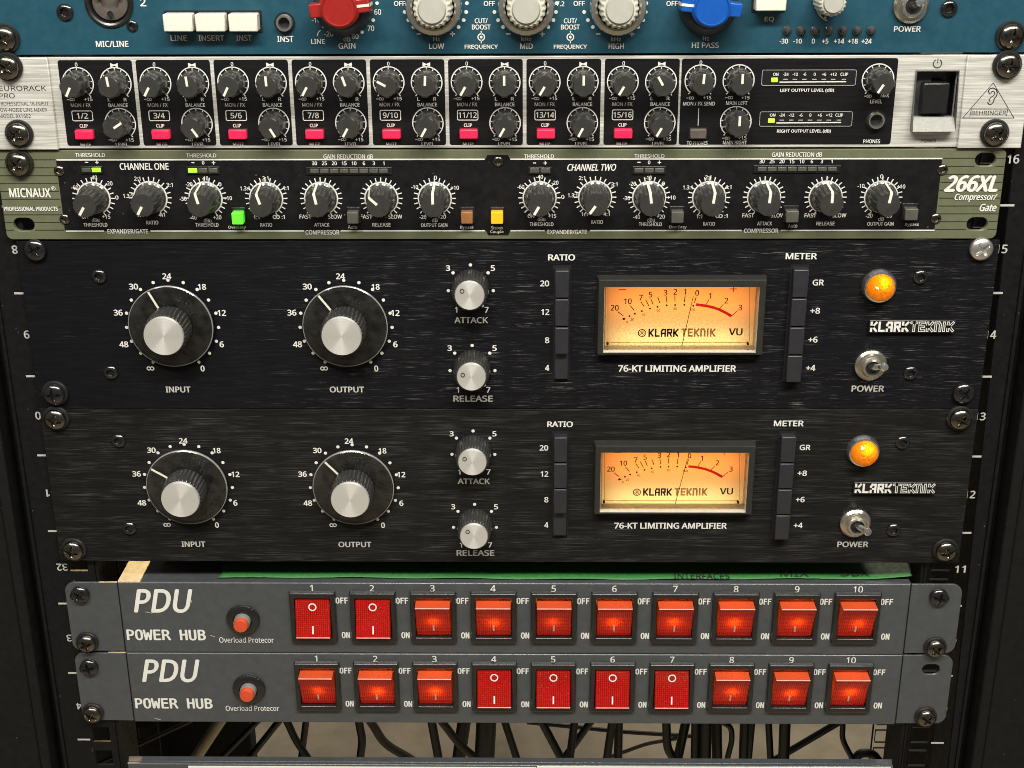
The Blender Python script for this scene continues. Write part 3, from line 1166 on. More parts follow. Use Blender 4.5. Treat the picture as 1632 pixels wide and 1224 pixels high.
def mixer_unit():
    z1 = seam_z(89.5)
    z0 = seam_z(235.5)
    F = -0.0030
    root = thing('line_mixer', 'silver and black line mixer with lit pink mute buttons, second unit from the top', 'audio mixer', (0, 0, z0))
    p = Panel(F)
    W0 = HALF + 0.0035
    # opening for the power switch
    sx0, szt = p.pt(1461, 113)
    sx1, szb = p.pt(1518, 186)
    sx1 = p.pt(1527, 113)[0]
    b = plate([(-W0, z0), (W0, z0), (W0, z1), (-W0, z1)], [[(sx0, szb), (sx1, szb), (sx1, szt), (sx0, szt)]], F, 0.0029)
    b.build('faceplate', 'silver', root)
    for sg, seam in ((-1, p.pt(77, 92)[0]), (1, p.pt(1540, 95)[0])):
        xs = sorted((sg * (W0 + 0.0002), seam))
        e = MB().box(xs[0], xs[1], F - 0.0016, F - 0.0001, z0 - 0.0003, z1 + 0.0001).build('rack_ear', 'silver', root, bevel=0.0004)
    MB().box(-0.200, 0.200, 0.0005, 0.20, z0 + 0.002, z1 - 0.002).build('chassis', 'chassis', root)
    pitch = (P(962, 93, F)[0] - P(213, 93, F)[0]) / 6
    xb5 = P(589, 93, F)[0]
    wblk = P(708, 93, F)[0] - xb5
    zt, zb = p.pt(816, 94)[1], p.pt(816, 231)[1]
    blocks = MB()
    for k in range(8):
        xa = xb5 + pitch * (k - 4)
        blocks.rrect(xa, xa + wblk, zb, zt, 0.0012, F - 0.0001)
    xm = P(1087, 93, F)[0]
    blocks.rrect(xm, P(1432, 93, F)[0], zb, zt, 0.0012, F - 0.0001)
    blocks.build('black_field', 'gloss_black', root, smooth=0)
    p.py = F - 0.0003
    mon = [-152, -150, -152, -150, -62, -150, -150, -150]
    bal = [-6, -5, -2, -18, 3, 0, 0, -30]
    lev = [58, 146, 150, -150, -150, -150, -152, -150]

    def dial(px_, py_, r, ang, dx=0.0, top='0', low=('-inf', '+15'), half=False):
        x, z = p.pt(px_, py_)
        x += dx
        rr = p.px(px_, py_, r)
        p.b.arc(x, z, rr, rr * 0.07, -140, 140, p.py, 48)
        for i in range(11):
            a = math.radians(-140 + 28 * i)
            c, q = math.sin(a), math.cos(a)
            p.b.seg(x + rr * .82 * c, z + rr * .82 * q, x + rr * .99 * c, z + rr * .99 * q, rr * .055, p.py)
        for a in (-140, 140):
            a = math.radians(a)
            c, q = math.sin(a), math.cos(a)
            p.b.seg(x + rr * .84 * c, z + rr * .84 * q, x + rr * 1.16 * c, z + rr * 1.16 * q, rr * .07, p.py)
        first_or_dup('pot', small_knob, root, (x, F, z), ang)

    def bowtie(px_, py_, dx):
        x, z = p.pt(px_, py_)
        x += dx
        a, c = p.px(px_, py_, 6), p.px(px_, py_, 3.4)
        p.b.poly([(x - a, z - c), (x, z - c * .25), (x, z + c * .25), (x - a, z + c)], p.py)
        p.b.poly([(x + a, z - c), (x + a, z + c), (x, z + c * .25), (x, z - c * .25)], p.py)
    names = ['1/2', '3/4', '5/6', '7/8', '9/10', '11/12', '13/14', '15/16']
    mz0, mzt = P(0, 222.5, F - 0.003)[1], P(0, 208.0, F - 0.003)[1]
    first_btn = None
    for k in range(8):
        dx = pitch * (k - 4)
        dial(619.5, 131, 24.4, mon[k], dx)
        dial(680, 131, 24.4, bal[k], dx)
        dial(682, 196, 24.2, lev[k], dx)
        p.T('0', 619, 101.5, None, 6.5, .02, dx=dx)
        bowtie(679.5, 102.5, dx)
        for (u, v) in ((608, 157.5), (670, 222)):
            p.inf(u, v, 8, 1, dx, True)
        p.T('+15', 634, 157, 13, 5.5, .02, dx=dx); p.T('+15', 695, 222, 13, 5.5, .02, dx=dx)
        p.T('L', 667, 157.5, 4, 5.5, .02, dx=dx); p.T('R', 693, 157.5, 5, 5.5, .02, dx=dx)
        p.T('MON / FX', 621, 166.5, 32, 6, .02, dx=dx, ink=1)
        p.T('BALANCE', 681, 166.5, 31, 6, .03, dx=dx)
        p.T('LEVEL', 682, 229.2, 20, 5.5, .03, dx=dx)
        p.T('CLIP', 623, 199.5, 13, 5.5, .03, dx=dx)
        p.T('MUTE', 624, 229.2, 17, 5.5, .02, dx=dx, ink=1)
        x0, zt2 = p.pt(605, 175)
        x1, zb2 = p.pt(639.5, 192)
        p.b.rring(x0 + dx, x1 + dx, zb2, zt2, 0.0009, p.px(620, 180, 1.3), p.py)
        wn = {3: 18, 4: 24, 5: 29}[len(names[k])]
        p.T(names[k], 622.3, 183.4, wn, 9, .02, dx=dx)
        # lit mute button
        bx0, bx1 = P(609.5, 214, F - 0.003)[0] + dx, P(638, 214, F - 0.003)[0] + dx
        mx, mz = (bx0 + bx1) / 2, (mz0 + mzt) / 2
        if first_btn is None:
            hw, hh = (bx1 - bx0) / 2, (mzt - mz0) / 2
            b = MB().box(-hw, hw, -0.0032, 0.0, -hh, hh)
            first_btn = b.build('mute_button', 'lit_pink', None, bevel=0.0005)
            fb = MB().box(-hw - 0.0005, hw + 0.0005, -0.0005, -0.0001, -hh - 0.0005, hh + 0.0005).build('well', 'hole', None)
            fb.parent = first_btn
            place(first_btn, root, (mx, F, mz))
        else:
            dup(first_btn, root, (mx, F, mz))
    # master section
    dial(1116, 128, 24.3, 4); dial(1177, 128, 24.6, 0); dial(1172.5, 194, 24.3, 0); dial(1399, 127, 25, -148)
    p.T('0', 1117, 99.5, None, 6.5, .02)
    for (u, v) in ((1102, 156), (1164, 155.5), (1159, 220), (1385, 153)): p.inf(u, v, 8, 1, 0, True)
    p.T('+15', 1127, 155.5, 13, 5.5); p.T('+15', 1188, 155.5, 13, 5.5); p.T('+15', 1183, 219.5, 13, 5.5); p.T('MAX', 1410, 152, 13, 5.5)
    p.T('MON / FX SEND', 1114, 165, 51, 6, .025); p.T('MAIN LEFT', 1174, 164, 34, 6, .025); p.T('MAIN RIGHT', 1171, 227, 38, 6, .025)
    p.T('TO PHONES', 1111, 227.5, 33, 6, .025); p.T('LEVEL', 1396, 161.5, 19, 6, .03); p.T('PHONES', 1389, 225, 27, 6, .03)
    p.line(1113.5, 172, 1112.5, 200, 1.3, 1)
    x0, zb2 = P(1099.5, 221.5, F - 0.0028); x1, zt2 = P(1126.5, 206, F - 0.0028)
    h = holder('phones_button', root, ((x0 + x1) / 2, F, zb2))
    MB().box(x0, x1, F - 0.0030, F, zb2, zt2).build('key_cap', 'button_dim', h, bevel=0.0005)
    MB().box(x0 - .0005, x1 + .0005, F - 0.0006, F - 0.00015, zb2 - .0005, zt2 + .0005).build('well', 'hole', h)
    # two output level displays
    for (ox0, ox1, oy0, oy1, yt, yl, xs, cap, cx, cy) in (
            (1214.5, 1363, 111, 136, 118, 127.5, (1236, 1252, 1267, 1282, 1298, 1313, 1328, 1345), 'LEFT OUTPUT LEVEL (dB)', 1286, 144),
            (1211, 1357, 177.5, 201, 183, 192.5, (1231, 1246, 1261, 1276, 1291, 1306, 1321, 1337), 'RIGHT OUTPUT LEVEL (dB)', 1281, 209)):
        a, t = p.pt(ox0, oy0)
        c, q = p.pt(ox1, oy1)
        h = holder('level_display', root, ((a + c) / 2, F, q))
        MB().rrect(a, c, q, t, 0.0010, F - 0.0005).build('window', 'black', h, smooth=0)
        b = MB().rring(a, c, q, t, 0.0010, 0.0002, F - 0.0006)
        b.build('window_edge', 'grey_ink', h, smooth=0)
        p2y = p.py
        p.py = F - 0.0007
        for t_, x_ in zip(('ON', '-24', '-12', '-6', '0', '+6', '+12', 'CLIP'), xs):
            p.T(t_, x_, yt, None, 5, .03)
        p.line(xs[0] + 6, yl + 3, xs[7] + 3, yl + 2.2, 1.8)
        for x_ in xs[1:]:
            p.line(x_ - 4, yl - 1.5, x_ + 3, yl - 1.5, 1.2, 1)
        p.py = p2y
        p.T(cap, cx, cy, 86, 6.2, .03)
        l0, lb = P(xs[0] - 7, yl + 3.5, F - .001)
        l1, lt = P(xs[0] + 4, yl - 3.5, F - .001)
        MB().box(l0, l1, F - 0.0012, F - 0.0004, lb, lt).build('power_light', 'led_yellow', h, bevel=0.0003)
    x, z = p.pt(1395, 191)
    jack(root, x, z, F, p.px(1395, 191, 13.5), p.px(1395, 191, 9.5))
    # power switch: a deep frame with a black key
    h = holder('power_switch', root, ((sx0 + sx1) / 2, F, (szb + szt) / 2))
    b = MB()
    fr = 0.0016
    o_ = [(sx0 - fr * .3, szt + fr * .4), (sx1 + fr * .3, szt + fr * .4), (sx1 + fr * .3, szb - 0.0062), (sx0 - fr * .3, szb - 0.0062)]
    i_ = [(sx0, szt), (sx1, szt), (sx1, szb), (sx0, szb)]
    vs = [(x, F - 0.0010, z) for x, z in o_[:2]] + [(x, F - 0.0052, z) for x, z in o_[2:]] + [(x, F - 0.0012, z) for x, z in i_] + [(x, F, z) for x, z in o_]
    fs = [(0, 1, 5, 4), (1, 2, 6, 5), (2, 3, 7, 6), (3, 0, 4, 7), (8, 9, 1, 0), (9, 10, 2, 1), (10, 11, 3, 2), (11, 8, 0, 3)]
    b.add(vs, fs)
    b.build('surround', 'lip', h, smooth=0, bevel=0.0002)
    b = MB()
    d = 0.0105
    b.add([(x, F - 0.0010, z) for x, z in i_] + [(x, F + d, z) for x, z in i_], [(0, 1, 5, 4), (1, 2, 6, 5), (2, 3, 7, 6), (3, 0, 4, 7), (4, 5, 6, 7)])
    b.build('recess', 'black', h, smooth=0)
    k0, kb = P(1467, 181.5, F - 0.0012); k1, kt = P(1515, 132, F - 0.0012)
    MB().box(k0, k1, F - 0.0012, F + 0.009, kb, kt).build('key_cap', 'black', h, bevel=0.0008)
    # marks on the silver
    pe = Panel(F - 0.0016)
    pe.py = F - 0.0017
    x, z = p.pt(1494, 101)
    r = p.px(1494, 101, 6.6)
    p.b.arc(x, z, r, r * .17, 28, 332, p.py, 30, 2)
    p.b.seg(x, z + r * .1, x, z + r * 1.25, r * .17, p.py, 2)
    p.T('POWER', 1480, 224, 23, 5, .0, ink=2)
    pe.T('EURORACK', 36, 140.5, 75, 8, .0, ink=2); pe.T('PRO', 11, 152.5, 25, 8, .0, ink=2)
    pe.T('PROFESSIONAL 16-INPUT', 37.5, 165, 80, 6, .0, ink=2); pe.T('LOW-NOISE LINE MIXER', 36, 175, 78, 6, .0, ink=2); pe.T('MODEL RX1602', 24, 185, 50, 6, .0, ink=2)
    tri = [(1583, 132), (1616, 188), (1534, 188)]
    for a, c in zip(tri, tri[1:] + tri[:1]): pe.line(a[0], a[1], c[0], c[1], 1.0, 2)
    pe.line(1548, 173.5, 1606, 173.5, 1, 2); pe.line(1548, 173.5, 1545.5, 186, 1, 2); pe.line(1606, 173.5, 1604, 185, 1, 2)
    pe.T('BEHRINGER', 1576, 179.8, 55, 7, .0, ink=2)
    ear = [(1577, 150), (1575, 145), (1578, 141), (1583, 140), (1588, 143), (1589.5, 148), (1588, 153), (1584.5, 157), (1583.5, 162), (1580, 166), (1576, 166), (1573.5, 163)]
    for a, c in zip(ear, ear[1:]): pe.line(a[0], a[1], c[0], c[1], 1.6, 2)
    ear = [(1579, 150), (1580, 146), (1584, 145), (1585.5, 149), (1583, 153), (1579, 155), (1576, 159), (1578, 162)]
    for a, c in zip(ear, ear[1:]): pe.line(a[0], a[1], c[0], c[1], 1.3, 2)
    pe.done('printed_mark', root)
    p.done('lettering', root)
    for q in ((10, 108), (27.5, 215), (1608, 105), (1588, 214)):
        x, z = P(q[0], q[1], F - 0.005)
        rack_screw(root, x, z, F - 0.0016)


# ------------------------------------------------------------------ compressor
def big_pot(parent):
    """tapered knob with a collar; the white pointer runs over the top and down the side"""
    def rf(a, r, k):
        if k in (2, 3):
            return r * (1 - 0.055 * (0.5 - 0.5 * math.cos(15 * a)) ** 2)
        return r
    h = MB().lathe([(0.0076, 0.0), (0.0076, 0.0009), (0.0070, 0.0014), (0.0058, 0.0146), (0.0054, 0.0152), (0.0, 0.0153)], 108, rf).build('pot_knob', 'knob', None)
    wq = 0.0013
    pts = [(0.0008, 0.01545), (0.0053, 0.01535), (0.00605, 0.0145), (0.00725, 0.0018), (0.0079, 0.0011)]
    b = MB()
    vs, fs = [], []
    for r, d in pts:
        vs += [(-wq / 2, -d, r), (wq / 2, -d, r)]
    for i in range(len(pts) - 1):
        fs.append((2 * i, 2 * i + 1, 2 * i + 3, 2 * i + 2))
    b.add(vs, fs)
    b.build('pointer', 'white_plastic', None, smooth=0).parent = h
    return h


def comp_unit():
    z1 = seam_z(238.5)
    z0 = seam_z(381)
    F = -0.0030
    root = thing('compressor_gate', 'olive green and black two-channel compressor with lit green and amber buttons', 'audio unit', (0, 0, z0))
    p = Panel(F)
    WL, WR = P(4, 330, F)[0], P(1603.5, 250, F)[0]
    slots = []
    for q in ((38, 358), (1571, 254.5), (1557.5, 357), (30, 262)):
        x, z = p.pt(*q)
        slots.append(slot_pts(x, z, p.px(q[0], q[1], 34), p.px(q[0], q[1], 22)))
    plate(rrpts(WL, WR, z0, z1, 0.003), slots, F, 0.0029).build('faceplate', 'olive', root)
    b = MB()
    for q in slots:
        n = len(q)
        b.add([(x, F + 0.0001, z) for x, z in q] + [(x, F + 0.0028, z) for x, z in q], [(i, (i + 1) % n, n + (i + 1) % n, n + i) for i in range(n)])
    MB().box(-0.200, 0.200, 0.0005, 0.20, z0 + 0.002, z1 - 0.002).build('chassis', 'chassis', root)
    # black centre field with a notch top and bottom
    xl, zt = p.pt(87, 254.5)
    xl = p.pt(95, 300)[0]
    xr = p.pt(1496.5, 300)[0]
    zt = p.pt(816, 253.5)[1]
    zb = p.pt(816, 367.5)[1]
    n0, n1 = p.pt(774, 300)[0], p.pt(813, 300)[0]
    ztt, zbb = p.pt(816, 247)[1], p.pt(816, 375)[1]
    pts = [(xl, zb), (n0, zb), (n0 + .001, zbb), (n1 - .001, zbb), (n1, zb), (xr, zb), (xr, zt), (n1, zt), (n1 - .001, ztt), (n0 + .001, ztt), (n0, zt), (xl, zt)]
    f = MB()
    f.poly([(xl, zb), (xr, zb), (xr, zt), (xl, zt)], F - 0.0001)
    f.poly([(n0, zb), (n0 + .001, zbb), (n1 - .001, zbb), (n1, zb)], F - 0.0001)
    f.poly([(n0, zt), (n1, zt), (n1 - .001, ztt), (n0 + .001, ztt)], F - 0.0001)
    f.build('black_field', 'matt_black', root, smooth=0)
    p.py = F - 0.0003
    lw = p.px(816, 300, 2.2)
    for a, c in ((88, 773), (813.5, 1502)):
        p.b.seg(p.pt(a + 8 if a == 88 else a, 300)[0], zt, p.pt(c if c < 1000 else 1496.5, 300)[0], zt, lw, p.py)
    for a, c in ((97, 166), (240, 485), (543, 773), (813.5, 868), (940, 1182), (1244, 1497)):
        p.b.seg(p.pt(a, 305)[0] if a < 100 else p.pt(a, 367)[0], zb, p.pt(c, 367)[0] if c < 1490 else xr, zb, lw, p.py)
    # ruled lines on the ears
    g = MB()
    for i in range(11):
        zz = p.pt(816, 240.5)[1] + (p.pt(816, 366)[1] - p.pt(816, 240.5)[1]) * i / 10
        if i == 0:
            continue
        for xa, xb in ((WL + 0.0002, xl - 0.0004), (xr + 0.0004, WR - 0.0002)):
            cuts = []
            for s_ in slots:
                xs = [q[0] for q in s_]
                zs = [q[1] for q in s_]
                if min(zs) < zz < max(zs) and xa < min(xs) < xb:
                    cuts.append((min(xs), max(xs)))
            cur = xa
            for c0, c1 in sorted(cuts):
                g.quad(cur, c0, zz - .00018, zz + .00018, F - .00012)
                cur = c1
            g.quad(cur, xb, zz - .00018, zz + .00018, F - .00012)
    g.build('ruled_line', 'dark_ink', root, smooth=0)
    for q in ((94.5, 272), (103.5, 349), (794, 257), (1502, 270), (1491.5, 348)):
        x, z = p.pt(*q)
        hex_screw(root, x, z, F, 0.0025, 'dark_nickel')

    T = p.T
    # knobs with their printed rings
    def ringed(cx, cy, ang, ringtick=True):
        x, z = p.pt(cx, cy)
        r = p.px(cx, cy, 26)
        p.b.arc(x, z, r, r * .085, -150, 150, p.py, 48)
        for i in range(21):
            a = math.radians(-150 + 15 * i)
            c, q = math.sin(a), math.cos(a)
            p.b.seg(x + r * 1.02 * c, z + r * 1.02 * q, x + r * (1.30) * c, z + r * (1.30) * q, r * .065, p.py)
        first_or_dup('bigpot', big_pot, root, (x, F, z), ang)
    chans = [
        dict(thr=(149.5, 316), rat=(240, 315), th2=(328, 315.5), ra2=(424.5, 316), att=(512, 316), rel=(608, 316), out=(693, 316),
             ang=(-148, -150, -14, -18, -12, -48, 0)),
        dict(thr=(860, 315), rat=(948.5, 314), th2=(1034.5, 314.5), ra2=(1130, 314.5), att=(1217.5, 314), rel=(1315.5, 314), out=(1404, 314),
             ang=(-150, -145, -8, 8, 5, 0, 10))]
    for ci, c in enumerate(chans):
        for nm, a in zip(('thr', 'rat', 'th2', 'ra2', 'att', 'rel', 'out'), c['ang']):
            ringed(c[nm][0], c[nm][1], a)

        def near(nm, items):
            for t, dx, dy, wd in items:
                if t == 'inf:1':
                    p.inf(c[nm][0] + dx - 4, c[nm][1] + dy, 11)
                    T(':1', c[nm][0] + dx + 7, c[nm][1] + dy, 5, 6.5, .03)
                else:
                    T(t, c[nm][0] + dx, c[nm][1] + dy, wd, 6.5, .02)
        near('thr', (('-40', 0, -33.5, 11), ('-60', -30, -17.5, 11), ('-20', 24.5, -24, 11), ('0', 37, -1.5, 5), ('+15', 20, 29, 13), ('OFF', -13, 29, 12), ('dBu', 3, 34, 12)))
        near('rat', (('2:1', -21, -30.5, 10), ('3:1', 30.5, -20.5, 10), ('1.3:1', -36, -3, 15), ('4:1', 18, 27, 10), ('1:1', -17, 27, 10)))
        near('th2', (('-10', -1, -31.5, 10), ('-20', -26.5, -22, 11), ('0', 22.5, -22, 5), ('-30', -36, 1, 11), ('+10', 35.5, 0, 13), ('-40', -20, 31, 11), ('+20', 18.5, 30.5, 13), ('dBu', 3, 35.5, 12)))
        near('ra2', (('2:1', -1.5, -32, 10), ('1.3:1', -34, -16, 15), ('4:1', 30.5, -16.5, 10), ('1:1', -15.5, 30, 9), ('inf:1', 20, 29.5, 16)))
        near('att', (('FAST', -25, 29, 19), ('SLOW', 22, 29, 22)))
        near('rel', (('FAST', -24, 29, 19), ('SLOW', 22, 29, 22)))
        near('out', (('0', 1, -33, 5), ('-10', -32, -18, 11), ('+10', 32, -17, 13), ('-20', -19, 29.5, 11), ('+20', 11, 29.5, 13), ('dB', 0, 34.5, 9)))
        for nm, t, dx, dy, wd in (('thr', 'THRESHOLD', 3, 42, 38), ('rat', 'RATIO', 3, 39.5, 19), ('th2', 'THRESHOLD', 2, 42.5, 37), ('ra2', 'RATIO', 0, 42, 19),
                                  ('att', 'ATTACK', 1, 42, 24), ('rel', 'RELEASE', 0, 42, 29), ('out', 'OUTPUT GAIN', -1, 42.5, 42)):
            T(t, c[nm][0] + dx, c[nm][1] + dy, wd, 6, .025)

    for t, cx, cy, wd, h in (('THRESHOLD', 144, 247, 48, 6.5), ('THRESHOLD', 321, 247.5, 48, 6.5), ('GAIN REDUCTION dB', 555, 249, 79, 7.5), ('THRESHOLD', 859, 249, 48, 6.5),
                             ('THRESHOLD', 1035, 248.5, 48, 6.5), ('GAIN REDUCTION dB', 1270, 246, 80, 7.5), ('EXPANDER/GATE', 204, 368.5, 65, 7), ('COMPRESSOR', 514, 370, 54, 7.5),
                             ('EXPANDER/GATE', 904, 369.5, 63, 7), ('COMPRESSOR', 1213, 367.5, 55, 7), ('Stereo', 792, 362.8, 18, 5), ('Couple', 792, 369.5, 21, 6)):
        T(t, cx, cy, wd, h, .03)
    T('CHANNEL ONE', 230, 265, 78, 11, .03); T('CHANNEL TWO', 943, 266.5, 78, 11, .03, .25)
    T('MICNAUX', 48, 307, 66, 15, .035); T('R', 85.5, 300, 3.5, 3.5, 0)
    x, z = p.pt(85.5, 300)
    p.b.arc(x, z, p.px(85, 300, 3), p.px(85, 300, .7), 0, 360, p.py, 20)
    T('PROFESSIONAL PRODUCTS', 49.5, 332.5, 86, 6.8, .045)
    T('266XL', 1548, 292.5, 86, 27, .06, .25); T('Compressor/', 1555, 315, 68, 13, .04, .25); T('Gate', 1574.5, 330.5, 27, 12, .04, .25)

    # light bars
    def bar(x0, x1, y0, y1, cells, lit):
        a, t = p.pt(x0, y0)
        c_, q = p.pt(x1, y1)
        h = holder('light_bar', root, ((a + c_) / 2, F, q))
        MB().box(a, c_, F - 0.0009, F, q, t).build('bar_frame', 'black', h, bevel=0.0002)
        n = len(cells)
        for i in range(n):
            wd = (c_ - a) * 0.92 / n
            u = a + (c_ - a) * 0.04 + wd * i
            MB().box(u + wd * .06, u + wd * .94, F - 0.0013, F - 0.0005, q + (t - q) * .22, t - (t - q) * .2).build('indicator_light', 'led_green' if i in lit else 'led_off', h, bevel=0.0002)
            xs = x0 + (x1 - x0) * (0.04 + 0.92 * (i + .5) / n)
            if cells[i] == '-':
                p.line(xs - 2.5, y0 - 6, xs + 2.5, y0 - 6, 1.5)
            elif cells[i]:
                T(cells[i], xs, y0 - 6, None, 6, .03)
    gr = ['30', '25', '20', '15', '10', '6', '3', '1']
    bar(128.5, 164.5, 264.5, 276, ['-', '+'], [1]); bar(297, 351, 265, 277, ['-', '0', '+'], [0]); bar(488, 625, 266, 277.5, gr, [])
    bar(842, 879, 265.5, 277, ['-', '+'], []); bar(1008, 1061, 264.5, 277, ['-', '0', '+'], []); bar(1201, 1339, 263, 274.5, gr, [])

    def push(cx, cy, mat, txt, wd, ly):
        D = 0.0055
        a, zt_ = P(cx - 9.5, cy - 7.5, F - D)
        c_, zb_ = P(cx + 9.5, cy + 11, F - D)
        h = holder('push_button', root, ((a + c_) / 2, F, (zb_ + zt_) / 2))
        MB().box(a, c_, F - D, F - 0.0004, zb_, zt_).build('key_cap', mat, h, bevel=0.0004)
        g_ = 0.0007
        MB().box(a - g_, c_ + g_, F - 0.0010, F - 0.0001, zb_ - g_, zt_ + g_ * 2.2).build('key_frame', 'black', h, bevel=0.0002)
        if txt:
            T(txt, cx, ly, wd, 6, .02)
    push(378, 347, 'lit_green', 'OverEasy', 28, 362.5); push(562, 346, 'button_grey', 'Auto', 15, 361.5); push(744, 346, 'button_brown', 'Bypass', 21, 362.5)
    push(792, 346, 'lit_amber', None, 0, 0); push(1080, 345, 'button_grey', 'OverEasy', 28, 362); push(1263, 344, 'button_grey', 'Auto', 15, 359.5); push(1453, 340.5, 'button_grey', 'Bypass', 22, 358)
    p.done('lettering', root)
    x, z = P(28.5, 262, F - 0.003)
    rack_screw(root, x, z, F)


# ------------------------------------------------------------------ limiting amplifiers
STROKE = {
    'K': [[(0, 0), (0, 1)], [(0.95, 1), (0.30, 0.52)], [(0.30, 0.48), (0.95, 0)], [(0, .5), (.35, .5)]],
    'L': [[(0, 1), (0, 0), (0.85, 0)]],
    'A': [[(0, 0), (0, 0.75), (0.25, 1), (0.9, 1), (0.9, 0)], [(0, 0.42), (0.9, 0.42)]],
    'R': [[(0, 0), (0, 1), (0.9, 1), (0.9, 0.5), (0, 0.5)], [(0.45, 0.5), (0.9, 0.0)]],
    'T': [[(0, 1), (1.0, 1)], [(0.5, 1), (0.5, 0)]],
    'E': [[(0.85, 1), (0, 1), (0, 0), (0.85, 0)], [(0, 0.5), (0.75, 0.5)]],
    'n': [[(0, 0), (0, 1), (0.65, 1), (0.9, 0.75), (0.9, 0)]],
    'I': [[(0.1, 0), (0.1, 1)]],
}
ADV = {'K': 1.0, 'L': .9, 'A': .95, 'R': .95, 'T': 1.05, 'E': .92, 'n': .95, 'I': .3}


def block_word(b, word, x0, x1, z0, z1, wd, y, mi, inner=None):
    """heavy square letters drawn as strokes; inner = (ink, share) draws them as outlines"""
    gap = 0.58
    tot = sum(ADV[c] for c in word) + gap * (len(word) - 1)
    sx = (x1 - x0 - wd) / tot
    for lvl in ((0, 1) if inner else (0,)):
        cur = 0.0
        ww = wd if lvl == 0 else wd * inner[1]
        yy = y - lvl * 0.00006
        for c in word:
            for st in STROKE[c]:
                for i, ((a, q), (u, v)) in enumerate(zip(st, st[1:])):
                    b.seg(x0 + wd / 2 + (cur + a) * sx, z0 + wd / 2 + q * (z1 - z0 - wd), x0 + wd / 2 + (cur + u) * sx, z0 + wd / 2 + v * (z1 - z0 - wd), ww, yy - 0.000004 * i, mi if lvl == 0 else inner[0], cap=ww / 2)
            cur += ADV[c] + gap


def dial_knob(parent):
    """clear round skirt with a white hairline, fluted body and spun aluminium cap"""
    h = MB().lathe([(0.0108, 0.0042), (0.0113, 0.0050), (0.0108, 0.0162), (0.0098, 0.0170), (0.0, 0.0170)], 192,
                   lambda a, r, k: r * (1 - 0.085 * (0.5 - 0.5 * math.cos(32 * a))) if k in (1, 2) else r).build('dial_knob', 'knob', None)
    MB().lathe([(0.0, 0.0022), (0.0208, 0.0022), (0.0211, 0.0026), (0.0211, 0.0036), (0.0206, 0.0040), (0.0, 0.0040)], 96).build('clear_skirt', 'acrylic', None).parent = h
    MB().lathe([(0.02075, 0.0024), (0.02125, 0.0027), (0.02125, 0.0037), (0.02085, 0.0040), (0.0206, 0.0034), (0.02075, 0.0024)], 96).build('skirt_rim', 'acrylic_edge', None).parent = h
    MB().box(-0.0005, 0.0005, -0.00435, -0.0041, 0.0112, 0.0205).build('pointer', 'white_plastic', None).parent = h
    MB().lathe([(0.0099, 0.0164), (0.0099, 0.0178), (0.0096, 0.0184), (0.0, 0.0185)], 96).build('cap', 'spun', None).parent = h
    return h


def trim_knob(parent):
    h = MB().lathe([(0.0092, 0.0006), (0.0096, 0.0012), (0.0086, 0.0126), (0.0078, 0.0134), (0.0, 0.0134)], 192,
                   lambda a, r, k: r * (1 - 0.045 * (0.5 - 0.5 * math.cos(30 * a))) if k in (1, 2) else r).build('fluted_knob', 'knob', None)
    MB().lathe([(0.0073, 0.0130), (0.0073, 0.0142), (0.0070, 0.0148), (0.0, 0.0149)], 96).build('cap', 'spun', None).parent = h
    MB().arc(0, 0.0044, 0.00095, 0.00034, 0, 360, -0.0152, 24).build('marker', 'dark_ink', None, smooth=0).parent = h
    return h


